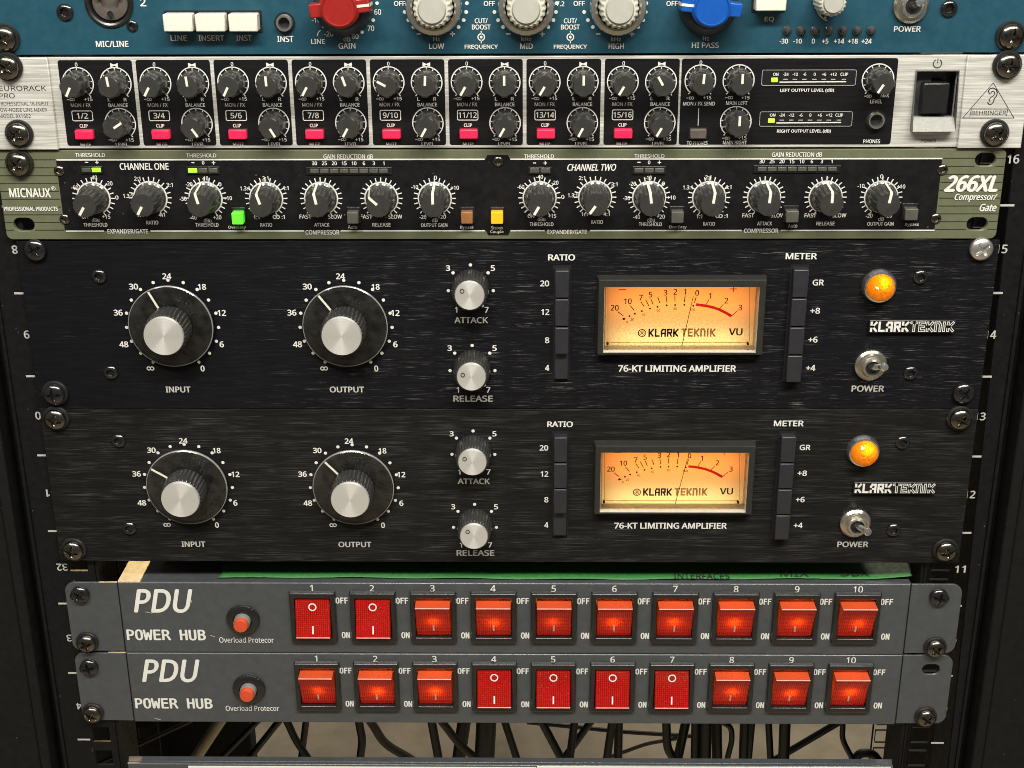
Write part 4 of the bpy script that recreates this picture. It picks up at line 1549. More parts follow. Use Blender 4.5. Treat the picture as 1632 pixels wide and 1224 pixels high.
def limiter(dz, brush, label, ang, screws, silver):
    z1 = seam_z(384.0) + dz
    z0 = z1 - 0.08855
    F = -0.0032
    root = thing('limiting_amplifier', label, 'audio unit', (0, 0, z0), 'black limiting amplifiers with amber meters')
    p = Panel(F, dz)
    # dial opening
    D = 0.0034
    yd = F + 0.0046
    dx0, dzt = P(966.5, 454.5, yd)
    dx1, dzb = P(1199, 550.5, yd)
    ix0, izt = P(963, 455.5, F - D)
    ix1, izb = P(1203.5, 559.5, F - D)
    dzt += dz; dzb += dz; izt += dz; izb += dz
    hx0, hx1, hzb, hzt = min(dx0, ix0) - .0004, max(dx1, ix1) + .0004, min(dzb, izb) - .0004, max(dzt, izt) + .0004
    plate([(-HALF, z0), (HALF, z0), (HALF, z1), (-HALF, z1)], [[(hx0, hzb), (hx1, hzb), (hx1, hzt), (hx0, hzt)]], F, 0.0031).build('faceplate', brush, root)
    MB().box(-0.200, 0.200, 0.020, 0.26, z0 + 0.0035, z1 - 0.003).build('chassis', 'chassis', root)
    for q in ((158, 440), (177, 593), (1467, 441), (1451, 594)):
        x, z = p.pt(*q)
        hex_screw(root, x, z, F, 0.0036)
    T = p.T
    for ki, (cx, cy, lab, lx, lw) in enumerate(((274.8, 517, 'INPUT', 284, 40), (551.5, 517, 'OUTPUT', 553, 55))):
        x, z = p.pt(cx, cy)
        R = p.px(cx, cy, 73.5)
        for i in range(17):
            a = math.radians(-150 + 18.75 * i)
            p.b.disc(x + R * math.sin(a), z + R * math.cos(a), 0.00085, p.py, 14)
        for i, t in zip((0, 2, 4, 6, 8, 10, 12, 14, 16), ('inf', '48', '36', '30', '24', '18', '12', '6', '0')):
            pass
        o = cx - 274.8
        for t, tx, ty, wd in (('24', 266, 440, 14.5), ('30', 213, 456.5, 14.5), ('36', 188.5, 498, 14.5), ('48', 197.5, 548.5, 14.5), ('0', 323, 587, 6.5), ('6', 353.5, 548.5, 7), ('12', 353.5, 498.5, 13.5), ('18', 322, 457, 13)):
            T(t, tx + o, ty, wd, 9.5, .035)
        p.inf(240 + o, 587, 11.5)
        T(lab, lx, 620.5, lw, 9.5, .035, ink=1)
        first_or_dup('dialknob', dial_knob, root, (x, F, z), ang[ki])
    for ki, (cx, cy, lab, lx, ly, lw) in enumerate(((750.3, 457, 'ATTACK', 751, 510, 54), (753, 584.5, 'RELEASE', 754, 635, 63))):
        x, z = p.pt(cx, cy)
        R = p.px(cx, cy, 36.3)
        for i in range(7):
            a = math.radians(-150 + 50 * i)
            p.b.disc(x + R * math.sin(a), z + R * math.cos(a), 0.00085, p.py, 14)
        oy = cy - 457
        for t, tx, ty in (('3', 714, 427), ('5', 785.5, 427), ('1', 727, 493.5), ('7', 775.5, 493.5)):
            T(t, tx + (cx - 750.3), ty + oy, 7 if t != '1' else 4, 9, .035)
        T(lab, lx, ly, lw, 10, .035, ink=1)
        first_or_dup('trimknob', trim_knob, root, (x, F, z), ang[2 + ki])
    # piano keys
    for (xt0, xt1, lab, lx, ly, lw, xb0, ys, tx, ts, pressed, side) in (
            (884.5, 907, 'RATIO', 895, 410, 43, 883, (431, 481.5, 526.5, 569.5, 610), 870, ('20', '12', '8', '4'), 3, -1),
            (1262, 1286.5, 'METER', 1277, 408, 50, 1254, (430, 478.5, 526, 570, 611), 1299, ('GR', '+8', '+6', '+4'), -1, 1)):
        T(lab, lx, ly, lw, 10, .035)
        D = 0.0056
        zs = [P(816, y_, F - D)[1] + dz for y_ in ys]
        x0 = P(xt0, 480, F - D)[0]
        x1 = P(xt1, 480, F - D)[0]
        zt = zs[0] + 0.0002
        hgt = (zs[0] - zs[4]) / 4 * 1.0
        for i in range(4):
            dd = D if i != pressed else 0.0022
            zb_ = zt - hgt * (i + 1)
            MB().box(x0, x1, F - dd, F, zb_ + 0.0003, zb_ + hgt - 0.0003).build('key', 'button_black', root, bevel=0.0006)
            ty = (430 + 610) / 2
        MB().box(x0 - 0.0008, x1 + 0.0008, F - 0.0004, F - 0.0001, zt - 4 * hgt - 0.0008, zt + 0.0008).build('key_well', 'hole', root)
        if side < 0:
            for t, u, v, wd in (('20', 868, 451.5, 14.5), ('12', 869, 497, 13), ('8', 872, 542, 7), ('4', 872, 586, 7)): T(t, u, v, wd, 9.5, .035)
        else:
            for t, u, v, wd in (('GR', 1304, 450, 18), ('+8', 1299, 495, 16), ('+6', 1295.5, 541, 15), ('+4', 1292, 586, 15)): T(t, u, v, wd, 9.5, .03)
    # VU meter
    h = holder('level_meter', root, ((dx0 + dx1) / 2, F, dzb))
    ox0, ozt = P(954.5, 446, F - D)
    ox1, ozb = P(1214.5, 565.5, F - D)
    ozt += dz; ozb += dz
    g = 0.0008
    O0 = [(ox0 - g, ozt + g), (ox1 + g, ozt + g), (ox1 + g, ozb - g), (ox0 - g, ozb - g)]
    O1 = [(ox0, ozt), (ox1, ozt), (ox1, ozb), (ox0, ozb)]
    I1 = [(ix0, izt), (ix1, izt), (ix1, izb), (ix0, izb)]
    I0 = [(dx0, dzt), (dx1, dzt), (dx1, dzb), (dx0, dzb)]
    b = MB()
    b.add([(x, F, z) for x, z in O0] + [(x, F - D, z) for x, z in O1] + [(x, F - D, z) for x, z in I1],
          [(i, (i + 1) % 4, 4 + (i + 1) % 4, 4 + i) for i in range(4)] + [(4 + i, 4 + (i + 1) % 4, 8 + (i + 1) % 4, 8 + i) for i in range(4)])
    b.build('frame', 'bezel', h, smooth=0, bevel=0.0004)
    b = MB()
    b.add([(x, F - D, z) for x, z in I1] + [(x, yd + 0.0001, z) for x, z in I0], [(i, (i + 1) % 4, 4 + (i + 1) % 4, 4 + i) for i in range(4)])
    b.build('inner_frame', 'bezel_in', h, smooth=0)
    b = MB()
    b.quad(dx0 - .001, dx1 + .001, dzb - .001, dzt + .001, yd)
    b.build('dial', 'dial', h, ref=((dx0 + dx1) / 2, 0.05, (dzb + dzt) / 2))
    b = MB()
    i0 = [(x, yd + 0.0006, z) for x, z in I0]
    i1 = [(x, yd + 0.0172, z) for x, z in I0]
    b.add(i0 + i1, [(0, 1, 5, 4), (1, 2, 6, 5), (2, 3, 7, 6), (3, 0, 4, 7), (4, 5, 6, 7)])
    b.build('lamp_house', 'house', h, smooth=0)
    MB().box(ix0 + .0003, ix1 - .0003, F - 0.0022, F - 0.0016, izb + .0003, izt - .0003).build('window', 'glass', h)
    # printed scale
    b = MB()
    S_ = 5.264

    def dp(u, v, y=yd):
        x, z = P(930 + u / S_, 420 + v / S_, y)
        return x, z + dz
    k = dp(1001, 500)[0] - dp(1000, 500)[0]

    def dt(t, u, v, hh, wd=None, bold=.0, ink=0):
        _, za = dp(u, v - hh / 2)
        _, zc = dp(u, v + hh / 2)
        if wd:
            put_text(b, t, dp(u - wd / 2, v)[0], dp(u + wd / 2, v)[0], zc, za, yd - .0002, bold, 0, ink)
        else:
            put_text(b, t, None, dp(u, v)[0], zc, za, yd - .0002, bold, 0, ink)

    def dl(u0, v0, u1, v1, wd, ink=0):
        x0, z0_ = dp(u0, v0)
        x1, z1_ = dp(u1, v1)
        b.seg(x0, z0_, x1, z1_, wd * k, yd - .0002, ink)
    for t, u, v in (('20', 262, 370), ('10', 372, 315), ('7', 480, 285), ('5', 562, 260), ('3', 688, 243), ('2', 770, 236), ('1', 851, 236), ('0', 953, 245)): dt(t, u, v, 48, None, .025)
    for t, u, v in (('1', 1061, 270), ('2', 1198, 310), ('3', 1316, 368)): dt(t, u, v, 48, None, .025, 1)
    dl(295, 218, 360, 218, 7, 1); dl(1225, 212, 1290, 212, 7, 1); dl(1257, 186, 1257, 240, 7, 1)
    for q in ((288, 403, 333, 438), (390, 350, 425, 392), (480, 318, 508, 360), (520, 302, 548, 355), (563, 293, 583, 342), (622, 280, 641, 332), (692, 272, 699, 325), (766, 265, 767, 318), (852, 268, 845, 322), (945, 278, 930, 330)):
        dl(*q, 7)
    for q in ((1053, 298, 1026, 345), (1172, 340, 1137, 383), (1292, 395, 1240, 440)): dl(*q, 7, 1)
    arc = [(942, 343), (990, 348), (1040, 356), (1090, 368), (1140, 386), (1190, 410), (1240, 440)]
    vs = []
    for i, (u, v) in enumerate(arc):
        x, z = dp(u, v)
        a, c = dp(*arc[max(i - 1, 0)]), dp(*arc[min(i + 1, len(arc) - 1)])
        t = Vector((c[0] - a[0], c[1] - a[1])).normalized()
        n_ = Vector((-t.y, t.x)) * (12 * k)
        vs += [(x - n_.x, yd - .00026, z - n_.y), (x + n_.x, yd - .00026, z + n_.y)]
    b.add(vs, [(2 * i, 2 * i + 1, 2 * i + 3, 2 * i + 2) for i in range(len(arc) - 1)], 1)
    for u, v in ((385, 440), (430, 420), (489, 398), (557, 377), (620, 362), (697, 350), (768, 347), (845, 346), (920, 354)):
        x, z = dp(u, v)
        b.disc(x, z, 8.5 * k, yd - .0002, 12)
    x, z = dp(338, 464)
    b.poly([(x - 18 * k, z), (x, z - 11 * k), (x + 18 * k, z), (x, z + 11 * k)], yd - .0002)
    for t, u, v in (('0', 365, 490), ('20', 408, 467), ('40', 503, 428), ('60', 628, 394), ('80', 769, 378), ('100', 915, 385)): dt(t, u, v, 21, None, .02)
    x, z = dp(490, 582)
    b.arc(x, z, 31 * k, 8 * k, 0, 360, yd - .0002, 32)
    for su, sv in ((1, 1), (1, -1)):
        b.seg(x - 17 * k * su, z - 17 * k * sv, x + 17 * k * su, z + 17 * k * sv, 5 * k, yd - .0002 - .00003 * (sv + 1))
    for su, sv in ((0, 18), (18, 0), (0, -18), (-18, 0)):
        b.disc(x + su * k, z + sv * k, 5 * k, yd - .00028, 10)
    x0, zb_ = dp(543, 614)
    x1, zt_ = dp(800, 546)
    block_word(b, 'KLARK', x0, x1, zb_, zt_, 14 * k, yd - .0002, 0)
    x0, zb_ = dp(818, 612)
    x1, zt_ = dp(1110, 544)
    block_word(b, 'TEKnIK', x0, x1, zb_, zt_, 13.5 * k, yd - .0002, 2, (3, 0.50))
    dt('VU', 1276, 572, 60, 116, .03)
    dl(215, 660, 1360, 660, 4)
    dl(205, 186, 205, 655, 2.5, 2); dl(1392, 186, 1392, 655, 2.5, 2)
    b.build('dial_print', ['dark_ink', 'red_ink', 'outline', 'dial'], h, smooth=0)
    b = MB()
    yb = yd - 0.0016
    x0, z0n = dp(825, 694, yb)
    x1, z1n = dp(921 if dz == 0 else 935, 275, yb)
    b.seg(x0, z0n, x1, z1n, 5 * k, yb)
    b.seg(x0, z0n, x1, z1n, 5 * k, yb + 0.0002)
    b.build('needle', 'dark_ink', h, smooth=0)
    b = MB()
    for u in (200, 1375):
        x, z = dp(u, 664)
        b.lathe([(10 * k, 0), (10 * k, 0.002), (0, 0.002)], 12, cx=x, cz=z, y0=yd)
    b.build('stop_post', 'dark_ink', h)
    for nm, fz, sx, sy, en, col in (('meter_lamp', 0.07, 0.066, 0.004, METER_LOW, (1.0, 0.80, 0.36)), ('meter_lamp', 0.72, 0.066, 0.012, METER_HIGH, (1.0, 0.25, 0.03))):
        zc = dzb + (dzt - dzb) * fz
        xc = (dx0 + dx1) / 2
        lo = area(nm, (xc, yd + 0.0102, zc), (xc, yd, zc + 0.0001), sx, sy, en, col)
    # amber pilot lamp
    x, z = p.pt(1400.5, 455)
    h = holder('pilot_lamp', root, (x, F, z))
    MB().lathe([(0.0086, 0), (0.0086, 0.0012), (0.0082, 0.0024), (0.0077, 0.0034), (0.0070, 0.0036), (0.0066, 0.0030)], 64, cx=x, cz=z, y0=F).build('chrome_bezel', 'chrome', h)
    b = MB()
    nf = 14
    rings = [(0.0069, 0.0026), (0.0069, 0.0044), (0.0062, 0.0062), (0.0046, 0.0076), (0.0024, 0.0083)]
    vs, fs = [], []
    for q, (r, d) in enumerate(rings):
        for i in range(nf):
            a = 2 * PI * (i + 0.5 * (q % 2)) / nf
            vs.append((x + r * math.sin(a), F - d - (0.0002 * ((i * 7 + q * 3) % 5) if q > 1 else 0), z + r * math.cos(a)))
    vs.append((x, F - 0.0085, z))
    for q in range(len(rings) - 1):
        for i in range(nf):
            j = (i + 1) % nf
            A, B = q * nf, (q + 1) * nf
            if q % 2 == 0:
                fs += [(A + i, B + i, A + j), (A + j, B + i, B + j)]
            else:
                fs += [(A + i, B + i, B + j), (A + i, B + j, A + j)]
    A = (len(rings) - 1) * nf
    fs += [(A + i, len(vs) - 1, A + (i + 1) % nf) for i in range(nf)]
    b.add(vs, fs)
    b.build('jewel_lens', 'amber', h, smooth=0, ref=(x, F, z))
    l = bpy.data.lights.new('pilot_bulb', 'POINT')
    l.energy, l.color, l.shadow_soft_size = PILOT, (1.0, 0.50, 0.06), 0.001
    lo = bpy.data.objects.new('pilot_bulb', l)
    COL.objects.link(lo)
    lo.location = (x + 0.0006, F - 0.0058, z + 0.0028)
    # badge
    D = 0.0022
    x0, zb_ = P(1384, 530.5, F - D); x1, zt_ = P(1524, 510.5, F - D)
    zb_ += dz; zt_ += dz
    h = holder('badge', root, ((x0 + x1) / 2, F, zb_))
    MB().box(x0, x1, F - D, F, zb_, zt_).build('badge_plate', 'black', h, bevel=0.0003)
    b = MB()
    xm = x0 + (x1 - x0) * 0.463
    e = 0.0006
    block_word(b, 'KLARK', x0 + e, xm, zb_ + e, zt_ - e, 0.00108, F - D - .0002, 0)
    block_word(b, 'TEKnIK', xm + .0005, x1 - e, zb_ + e, zt_ - e, 0.00128, F - D - .0002, 0, (1, 0.42))
    b.build('badge_lettering', ['white_ink', 'black'], h, smooth=0)
    x, z = p.pt(1387, 581)
    toggle(root, x, z, F, (0.0030, 0.0052) if dz == 0 else (0.0030, 0.0032))
    T('POWER', 1383, 619, 52, 10, .035, ink=1)
    T('76-KT LIMITING AMPLIFIER', 1079, 587, 188, 10.5, .035)
    x, z = p.pt(1077, 607)
    MB().disc(x, z, 0.0012, F - 0.0002, 20).build('trim_hole', 'hole', root, smooth=0)
    p.done('lettering', root)
    for i, q in enumerate(screws):
        x, z = P(q[0], q[1], F - 0.0045)
        if i in silver:
            s = rack_screw(root, x, z, F, 'screw_silver', False, 0.0056)
            s['label'] = 'bright silver rack screw among black ones'
        else:
            rack_screw(root, x, z, F, q[2], q[3])


METER_LOW, METER_HIGH, PILOT, NEON = 0.0090, 0.0125, 0.0026, 0.0030


# ------------------------------------------------------------------ power hubs
def rocker_mesh(on):
    """translucent red rocker, hinged at its middle; returns face, side and marking builders"""
    hw = 0.0093
    if on:
        prof = [(0.0098, 0.0086), (0.0, 0.0036), (-0.0114, 0.0003)]
    else:
        prof = [(0.0114, 0.0012), (0.0, 0.0030), (-0.0104, 0.0056)]

    def dof(z):
        for (za, da), (zb, db) in zip(prof, prof[1:]):
            if zb - 1e-7 <= z <= za + 1e-7:
                return da + (db - da) * (za - z) / (za - zb)
        return prof[0][1]
    pts = []
    for i in range(13):
        t = i / 12
        z = prof[0][0] + (prof[2][0] - prof[0][0]) * t
        # smooth the bend in the middle
        d = (dof(min(prof[0][0], z + .0025)) + dof(max(prof[2][0], z - .0025)) + dof(z)) / 3 if 0.15 < t < 0.85 else dof(z)
        pts.append((z, d))
    f = MB()
    vs, fs = [], []
    for z, d in pts:
        vs += [(-hw, -d, z), (hw, -d, z)]
    for i in range(12):
        fs.append((2 * i, 2 * i + 1, 2 * i + 3, 2 * i + 2))
    f.add(vs, fs, 0)
    bk = 0.004
    for sx in (-hw, hw):
        f.add([(sx, -d, z) for z, d in pts] + [(sx, bk, z) for z, d in pts], [(i, i + 1, 14 + i, 13 + i) for i in range(12)], 1)
    z, d = pts[0]
    f.add([(-hw, -d, z), (hw, -d, z), (hw, bk, z + .0006), (-hw, bk, z + .0006)], [(0, 1, 2, 3)], 1)
    z, d = pts[-1]
    f.add([(-hw, -d, z), (hw, -d, z), (hw, bk, z - .0006), (-hw, bk, z - .0006)], [(0, 1, 2, 3)], 1)
    # raised lip round the face
    mk = MB()

    def dd(z):
        for (za, da), (zb, db) in zip(pts, pts[1:]):
            if zb <= z <= za:
                return da + (db - da) * (za - z) / (za - zb) + 0.00022
        return pts[0][1] + .00022
    if True:
        zc, r, wd = (0.0068 if not on else 0.0072), 0.0019, 0.00065
        n = 24
        vs, fs = [], []
        for i in range(n):
            a = 2 * PI * i / n
            for rr in (r - wd / 2, r + wd / 2):
                zz = zc + rr * math.cos(a)
                vs.append((rr * math.sin(a), -dd(zz), zz))
        for i in range(n):
            j = (i + 1) % n
            fs.append((2 * i, 2 * i + 1, 2 * j + 1, 2 * j))
        if not on:
            mk.add(vs, fs)
    za, zb = (-0.0038, -0.0082)
    mk.add([(-.0004, -dd(za), za), (.0004, -dd(za), za), (.0004, -dd(zb), zb), (-.0004, -dd(zb), zb)], [(0, 1, 2, 3)])
    rim = MB()
    z, d = pts[0] if on else pts[-1]
    rim.box(-hw, hw, -d - 0.00025, -d + 0.0003, z - 0.0003, z + 0.0003)
    return f, mk, rim


def hub(dz, label, off, screws, ytext):
    F = -0.0030
    z1 = P(816, 929.5, F)[1] + dz
    z0 = z1 - (0.0443 if dz == 0 else 0.0456)
    root = thing('power_hub', label, 'power strip', (0, 0, z0), 'grey ten-switch power hubs')
    p = Panel(F, dz)
    zc = P(816, 986.5, F - 0.0025)[1] + dz
    xa, xb = P(498.8, 986, F - .0025)[0], P(1365.5, 986, F - .0025)[0]
    xs = [xa + (xb - xa) * i / 9 for i in range(10)]
    oh, ov = 0.0098, 0.0122
    xl, xr = P(187, 932, F)[0], P(1452.5, 932, F)[0]
    plate([(xl, z0), (xr, z0), (xr, z1), (xl, z1)], [[(x - oh, zc - ov), (x + oh, zc - ov), (x + oh, zc + ov), (x - oh, zc + ov)] for x in xs], F, 0.0026, 0.0012).build('front_panel', 'grey', root)
    MB().box(xl, xr, F + 0.0021, 0.170, z0 + 0.001, z1 - 0.0002).build('box_body', 'grey', root, bevel=0.0004) if False else None
    b = MB()
    b.box(xl, xr, F + 0.0015, 0.170, z1 - 0.0014, z1 - 0.00005)
    b.box(xl, xr, F + 0.0019, 0.170, z0 + 0.0003, z0 + 0.0014)
    b.box(xl, xl + 0.0012, F + 0.0019, 0.170, z0 + 0.0014, z1 - 0.0014)
    b.box(xr - 0.0012, xr, F + 0.0019, 0.170, z0 + 0.0014, z1 - 0.0014)
    b.box(xl + .0012, xr - .0012, 0.025, 0.026, z0 + 0.0014, z1 - 0.0014)
    b.build('box_body', 'grey', root)
    # ears bent from thinner sheet, one slot each
    for sg in (-1, 1):
        xi = xl - 0.0006 if sg < 0 else xr + 0.0006
        xo = P(104.6, 950, -.0018)[0] if sg < 0 else P(1531.7, 960, -.0018)[0]
        r = 0.0055
        zt, zb = z1 - 0.0009, z0 + 0.0003
        o_ = []
        for (cx_, cz_, a0) in ((xo - sg * r, zt - r, 90), (xo - sg * r, zb + r, 0)):
            for i in range(7):
                a = math.radians(a0 - 15 * i)
                o_.append((cx_ + sg * r * math.cos(a), cz_ + r * math.sin(a)))
        o_ += [(xi, zb), (xi, zt)]
        holes = []
        for q in screws:
            x, z = P(q[0], q[1], -0.0018)
            z += 0.0
            if (x < 0) == (sg < 0):
                holes.append(slot_pts(x, z, 0.0100, 0.0066))
        plate(o_, holes, -0.0018, 0.0016, 0.0003).build('rack_ear', 'grey', root)
    # switches
    for i, x in enumerate(xs):
        on = (i + 1) not in off
        hw, hv = 0.0127, 0.0158
        dx = 0.0
        key = ('frame')
        if 'rk_frame' not in LIB:
            b = MB()
            O0 = [(-hw, hv), (hw, hv), (hw, -hv), (-hw, -hv)]
            O1 = [(u * .965, v * .972) for u, v in O0]
            I1 = [(-oh, ov), (oh, ov), (oh, -ov), (-oh, -ov)]
            b.add([(u, 0, v) for u, v in O0] + [(u, -.0026, v) for u, v in O1] + [(u, -.0026, v) for u, v in I1] + [(u, 0.006, v) for u, v in I1],
                  [(k, (k + 1) % 4, 4 + (k + 1) % 4, 4 + k) for k in range(4)] + [(4 + k, 4 + (k + 1) % 4, 8 + (k + 1) % 4, 8 + k) for k in range(4)] +
                  [(8 + k, 8 + (k + 1) % 4, 12 + (k + 1) % 4, 12 + k) for k in range(4)] + [(12, 13, 14, 15)])
            fr = b.build('switch_frame', 'black', None, bevel=0.0007, bseg=3)
            LIB['rk_frame'] = fr
            COL.objects.unlink(fr)
        k2 = 'rk_on' if on else 'rk_off'
        if k2 not in LIB:
            f, mk, rim = rocker_mesh(on)
            fo = f.build('rocker', ['rocker', 'rocker_edge'], None, smooth=30, ref=(0, 0.003, 0))
            mo = mk.build('marking', 'white_ink' if not on else 'grey_ink', None, smooth=0)
            ro = rim.build('rocker_lip', 'rocker_lip', None, bevel=0.0002)
            LIB[k2] = [fo, mo, ro]
            for o in LIB[k2]:
                COL.objects.unlink(o)
        h = holder('rocker_switch', root, (x, F, zc))
        h['label'] = 'lit rocker switch pressed on' if on else 'unlit rocker switch standing at off'
        for src in [LIB['rk_frame']] + LIB[k2]:
            c = src.copy()
            COL.objects.link(c)
            place(c, h, (x, F, zc))
        if on:
            l = bpy.data.lights.new('neon_lamp', 'POINT')
            l.energy, l.color, l.shadow_soft_size = NEON * random.uniform(0.6, 1.3), (1.0, 0.42, 0.05), 0.0014
            lo = bpy.data.objects.new('neon_lamp', l)
            COL.objects.link(lo)
            lo.location = (x + random.uniform(-.0012, .0012), F - 0.0006, zc - 0.0004 + random.uniform(-.0006, .0006))
    # lettering
    numx = (493, 592, 688, 784, 880, 976, 1072, 1169, 1267, 1364)
    for i in range(10):
        ox = xs[i]
        xx = ox + P(numx[i], 937, F)[0] - P(numx[i], 937, F)[0]
        za, zb = p.pt(816, 932.5)[1], p.pt(816, 943)[1]
        put_text(p.b, str(i + 1), None, ox - 0.0002, zb, za, p.py, .02)
        for t, y_, wd, o in (('OFF', 957.5, 19.5, 46.5), ('ON', 1012.5, 13.5, 50)):
            za, zb = p.pt(816, y_ - 5)[1], p.pt(816, y_ + 5)[1]
            k = p.px(816, 980, 1)
            u = ox + o * k
            put_text(p.b, t, u - wd / 2 * k, u + wd / 2 * k, zb, za, p.py, .035, font='mono')
    p.T('PDU', 260, 957.5, 97, 38, .03, .28); p.T('POWER HUB', 265, 1011.5, 126, 17.5, .03, font='mono'); p.T('Overload Protecor', 393, 1019.5, 87, 9, .015)
    for q in PDUMARK[0 if dz == 0 else 1]:
        p.line(*q, 1.2, 6)
    p.done('lettering', root)
    # overload button
    x, z = p.pt(387.8, 986)
    h = holder('overload_button', root, (x, F, z))
    MB().lathe([(0.0088, 0), (0.0090, 0.0008), (0.0086, 0.0020), (0.0070, 0.0026), (0.0052, 0.0026), (0.0048, 0.0018), (0.003, 0.0018)], 120,
               lambda a, r, k: r * (1 + (0.03 if int(a / (2 * PI) * 60) % 2 else 0)) if k in (1, 2) else r, cx=x, cz=z, y0=F).build('knurled_ring', 'black', h)
    MB().lathe([(0.0046, 0.001), (0.0044, 0.0052), (0.0040, 0.0054)], 36, cx=x, cz=z, y0=F).build('sleeve', 'shaft', h)
    MB().lathe([(0.0039, 0.004), (0.0039, 0.0078), (0.0035, 0.0084), (0, 0.0085)], 36, cx=x, cz=z, y0=F).build('red_plunger', 'orange_plastic', h)
    for q in screws:
        if len(q) > 3:
            x, z = P(q[0], q[1], -0.0048)
            rack_screw(root, x, z, -0.0018, q[2], q[3], 0.0050)
    return z0, z1, xl, xr


PDUMARK = ([(232, 975, 243, 977), (300, 945, 306, 960), (335, 1012, 343, 1015)], [(234, 1036, 244, 1039)])

teal_unit()
mixer_unit()
comp_unit()
DN, BK = 'dark_nickel', 'screw_black'
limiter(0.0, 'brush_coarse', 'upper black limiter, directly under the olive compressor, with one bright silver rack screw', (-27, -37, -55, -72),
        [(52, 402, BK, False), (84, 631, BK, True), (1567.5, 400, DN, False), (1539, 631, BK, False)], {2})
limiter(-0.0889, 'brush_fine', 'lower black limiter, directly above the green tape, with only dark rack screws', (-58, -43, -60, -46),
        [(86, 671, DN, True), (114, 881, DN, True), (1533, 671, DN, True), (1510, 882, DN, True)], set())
hz0, hz1, hxl, hxr = hub(0.0, 'upper grey power hub under the green tape, only switches 1 and 2 off', (1, 2),
                         [(126, 951, BK, False), (137, 1027, DN, True), (1498, 955, BK, False), (1492, 1035, DN, True)], 0)
hub(-0.04445, 'lower grey power hub with switches 4 to 7 off, empty slot at its right end', (4, 5, 6, 7),
    [(140.5, 1067, BK, False), (146, 1140, DN, True), (1484, 1067), (1477, 1146, DN, True)], 1)

# ------------------------------------------------------------------ green tape on the upper hub
zt = hz1 + 0.0001
random.seed(3)
top, bot = [], []
n = 150
xa = PZ(350, 915, zt)[0]
xb = PZ(1456, 915, zt)[0]
vs, fs = [], []
rows = 8
for i in range(n + 1):
    t = i / n
    x = xa + (xb - xa) * t
    yf = 0.0006 + 0.0006 * math.sin(t * 9) + 0.0003 * random.random()
    yb_ = 0.040
    for j in range(rows + 1):
        s = j / rows
        y = yf + (yb_ - yf) * s
        xx = x
        if i == n:
            xx = x + 0.0015 * math.sin(j * 2.1) - 0.004 * (1 - s) * (1 if j < 2 else 0)
        if i == 0:
            xx = x + 0.003 * s + 0.001 * math.sin(j * 1.7)
        zz = zt + 0.0003 + 0.0006 * (0.5 + 0.5 * math.sin(t * 40 + s * 2)) * (1 if j == 0 else 0.35) + (0.0022 * max(0, (t - 0.93) / 0.07) ** 2)
        vs.append((xx, y, zz))
for i in range(n):
    for j in range(rows):
        a = i * (rows + 1) + j
        fs.append((a, a + rows + 1, a + rows + 2, a + 1))
tape = thing('tape_strip', 'strip of green tape with handwritten names stuck along the upper power hub lid', 'tape', (0, 0.003, zt))
tb = MB().add(vs, fs)
to = tb.build('tape', 'tape', tape)
so = to.modifiers.new('thickness', 'SOLIDIFY')
so.thickness = 0.00025
b = MB()
for t, px_, py_, wd in (('INTERFACES', 1118, 918, 88), ('MIX', 1266, 914, 44), ('DBX', 1362, 913, 42), ('VCA', 690, 900, 40)):
    x0, y0 = PZ(px_ - wd / 2, py_ + 5, zt + .0013)
    x1, y1 = PZ(px_ + wd / 2, py_ - 5, zt + .0013)
    vs_, fs_, a0, a1, b0, b1 = glyphs(t, -0.005, 0.15)
    b.add([(x0 + (x1 - x0) * (u - a0) / (a1 - a0), y0 + (y1 - y0) * (v - b0) / (b1 - b0), zt + 0.0014 + 0.00006 * math.sin(u * 9)) for u, v in vs_], fs_)
b.build('handwriting', 'dark_ink', tape, smooth=0)

# ------------------------------------------------------------------ the unit at the bottom edge
ze = P(816, 1219.5, -0.003)[1]
bot = thing('patch_panel', 'grey patch panel at the bottom edge with a white label strip', 'audio unit', (0, 0, ze - 0.044))
x0, x1 = P(203, 1219, -0.003)[0], P(1424, 1219, -0.003)[0]
pp = plate([(-HALF, ze - .044), (HALF, ze - .044), (HALF, ze - .012), (x1, ze - .012), (x1, ze), (x0, ze), (x0, ze - .012), (-HALF, ze - .012)], [], -0.003, 0.0025, 0.0009)
pp.build('front_panel', 'grey', bot)
yb = PZ(816, 1207, ze)[1]
b = MB()
b.add([(x0, -0.0005, ze - .0001), (x1, -0.0005, ze - .0001), (x1 + .0012, yb, ze - .0001), (x0 - .0012, yb, ze - .0001),
       (x0, -0.0005, ze - .012), (x1, -0.0005, ze - .012), (x1 + .0012, yb, ze - .012), (x0 - .0012, yb, ze - .012)],
      [(0, 1, 2, 3), (4, 7, 6, 5), (0, 4, 5, 1), (1, 5, 6, 2), (2, 6, 7, 3), (3, 7, 4, 0)])
b.build('top_flange', 'grey', bot, bevel=0.0003)
l0, l1 = P(856, 1222, -0.0035)[0], P(1420, 1222, -0.0035)[0]
MB().box(P(300, 1222, -.0035)[0], l0 - .0004, -0.0036, -0.0031, ze - 0.010, ze - 0.0013).box(l0, l1, -0.0036, -0.0031, ze - 0.010, ze - 0.0004).build('label_strip', 'label', bot)
b = MB()
for px_ in (897, 929, 963, 997, 1030, 1062, 1095, 1128, 1161, 1194, 1227, 1260, 1293, 1326, 1359, 1392):
    x = P(px_, 1222, -0.0036)[0]
    b.quad(x - .00015, x + .00015, ze - 0.0098, ze - .0012, -0.0038)
b.build('label_divider', 'dark_ink', bot, smooth=0)


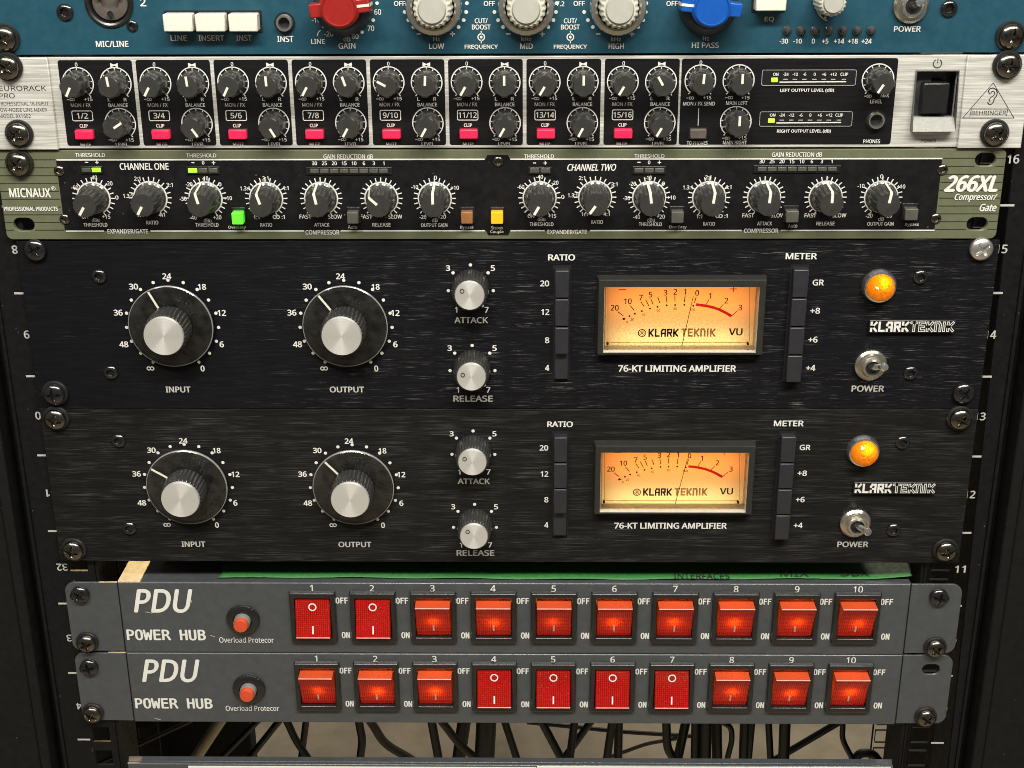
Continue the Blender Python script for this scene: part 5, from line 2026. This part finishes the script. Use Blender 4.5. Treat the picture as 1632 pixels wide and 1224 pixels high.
# ------------------------------------------------------------------ cables hanging behind
def cable(pts, wpx, mat, label, depth, extra=None):
    r = (P(816 + wpx / 2, 1180, depth)[0] - P(816, 1180, depth)[0])
    q = []
    a, c = pts[0], pts[-1]
    e = 1.5
    full = [(a[0] + (a[0] - pts[1][0]) * e, a[1] + (a[1] - pts[1][1]) * e)] + list(pts) + [(c[0] + (c[0] - pts[-2][0]) * e, c[1] + (c[1] - pts[-2][1]) * e)]
    w3 = []
    for i, (u, v) in enumerate(full):
        x, z = P(u, v, depth)
        w3.append(Vector((x, depth, z)))
    # smooth the run
    out = []
    for i in range(len(w3) - 1):
        p0, p1, p2, p3 = w3[max(i - 1, 0)], w3[i], w3[i + 1], w3[min(i + 2, len(w3) - 1)]
        for k in range(6):
            t = k / 6
            out.append(0.5 * ((2 * p1) + (p2 - p0) * t + (2 * p0 - 5 * p1 + 4 * p2 - p3) * t * t + (3 * p1 - p0 - 3 * p2 + p3) * t ** 3))
    out.append(w3[-1])
    o = MB().tube(out, r, 12).build('cable', mat, None, origin=tuple(out[-1]))
    o['label'] = label
    o['category'] = 'cable'
    o['group'] = 'cables hanging behind the power hubs'


cable([(347, 1155), (312, 1208)], 18, 'cable_cream', 'thick cream cable leaning left under the lower power hub', 0.13)
cable([(290, 1155), (225, 1185)], 7, 'cable_brown', 'thin dusty brown cable running to the rear rail at left', 0.16)
cable([(405, 1155), (350, 1210)], 10, 'cable', 'thin black cable just right of the cream cable, leaning the same way', 0.19)
cable([(440, 1155), (396, 1210)], 11, 'cable', 'black cable leaning left under POWER HUB and the overload button', 0.21)
cable([(460, 1155), (472, 1180), (492, 1210)], 12, 'cable', 'black cable leaning right below switch 1 of the lower hub', 0.17)
cable([(487, 1155), (480, 1210)], 11, 'cable', 'upright black cable crossing behind the leaning one below switch 1', 0.22)
cable([(573, 1155), (577, 1180), (574, 1210)], 13, 'cable', 'single upright black cable below switch 2 of the lower hub', 0.15)
cable([(594, 1155), (615, 1185), (655, 1210)], 14, 'cable_brown', 'curved shadow shaped as a brown cable below switch 2', 0.40)  # a curved grey shadow, given the shape of a cable
cable([(689, 1155), (699, 1210)], 14, 'cable', 'black cable slanting down below switch 3 of the lower hub', 0.13)
cable([(708, 1155), (732, 1185), (762, 1212)], 13, 'cable_brown', 'brown cable slanting across the black ones below switch 4', 0.10)
cable([(739, 1155), (731, 1210)], 22, 'cable', 'thick black cable behind the brown slanting one, left of the thickest cable', 0.16)
cable([(775, 1155), (772, 1210)], 33, 'cable', 'thickest black cable, upright below switch 4', 0.13)
cable([(806, 1155), (824, 1210)], 12, 'cable', 'black cable slanting right just beyond the thickest cable', 0.15)
cable([(866, 1155), (894, 1208)], 13, 'cable', 'black cable slanting steeply right below switch 5', 0.14)
cable([(915, 1155), (908, 1210)], 13, 'cable', 'upright black cable crossed by two leaning cables, right of switch 5', 0.15)
cable([(938, 1155), (898, 1210)], 12, 'cable', 'black cable leaning left behind the upright one, right of switch 5', 0.20)
cable([(975, 1155), (967, 1210)], 13, 'cable', 'left one of two close upright cables below switch 6', 0.14)
cable([(986, 1155), (985, 1210)], 14, 'cable', 'right one of two close upright cables below switch 6', 0.15)
cable([(930, 1160), (990, 1166), (1052, 1170)], 7, 'cable', 'thin black cable lying level behind the upright pair', 0.45)
cable([(990, 1200), (1030, 1186), (1062, 1180)], 6, 'cable_brown', 'thin brown cable rising gently behind the upright pair', 0.45)
cable([(1062, 1155), (1064, 1190), (1074, 1210)], 14, 'cable', 'black cable bending right below switch 7', 0.14)
cable([(1092, 1155), (1080, 1210)], 15, 'cable', 'black cable leaning left against the dense bundle below switch 8', 0.15)
cable([(1110, 1155), (1109, 1210)], 17, 'cable', 'left cable of the dense black bundle below switch 8', 0.14)
cable([(1126, 1155), (1125, 1210)], 17, 'cable', 'middle cable of the dense black bundle below switch 8', 0.13)
cable([(1142, 1155), (1143, 1210)], 17, 'cable', 'right cable of the dense black bundle below switch 8', 0.14)
cable([(1150, 1150), (1164, 1160), (1166, 1180), (1160, 1206)], 9, 'cable', 'looped black cable on the right flank of the dense bundle', 0.12)
cable([(1187, 1155), (1185, 1210)], 16, 'cable', 'upright black cable between the dense bundle and switch 9', 0.14)
cable([(1199, 1155), (1194, 1210)], 9, 'cable', 'thin black cable touching the upright one left of switch 9', 0.18)
cable([(1225, 1155), (1228, 1210)], 11, 'cable', 'thin upright black cable below the left edge of switch 9', 0.14)
cable([(1251, 1155), (1249, 1210)], 18, 'cable', 'thick upright black cable below the middle of switch 9', 0.13)
cable([(1330, 1155), (1262, 1195)], 11, 'cable', 'black cable sloping down from under switch 10 to the thick upright cable', 0.20)
cable([(1343, 1155), (1344, 1180), (1360, 1212)], 9, 'cable', 'thin black cable bending right below switch 10, last before the rear rail', 0.14)
cable([(1360, 1212), (1372, 1201), (1390, 1202), (1400, 1212)], 14, 'cable', 'thick black cable arching low beside the rear rail at right', 0.20)
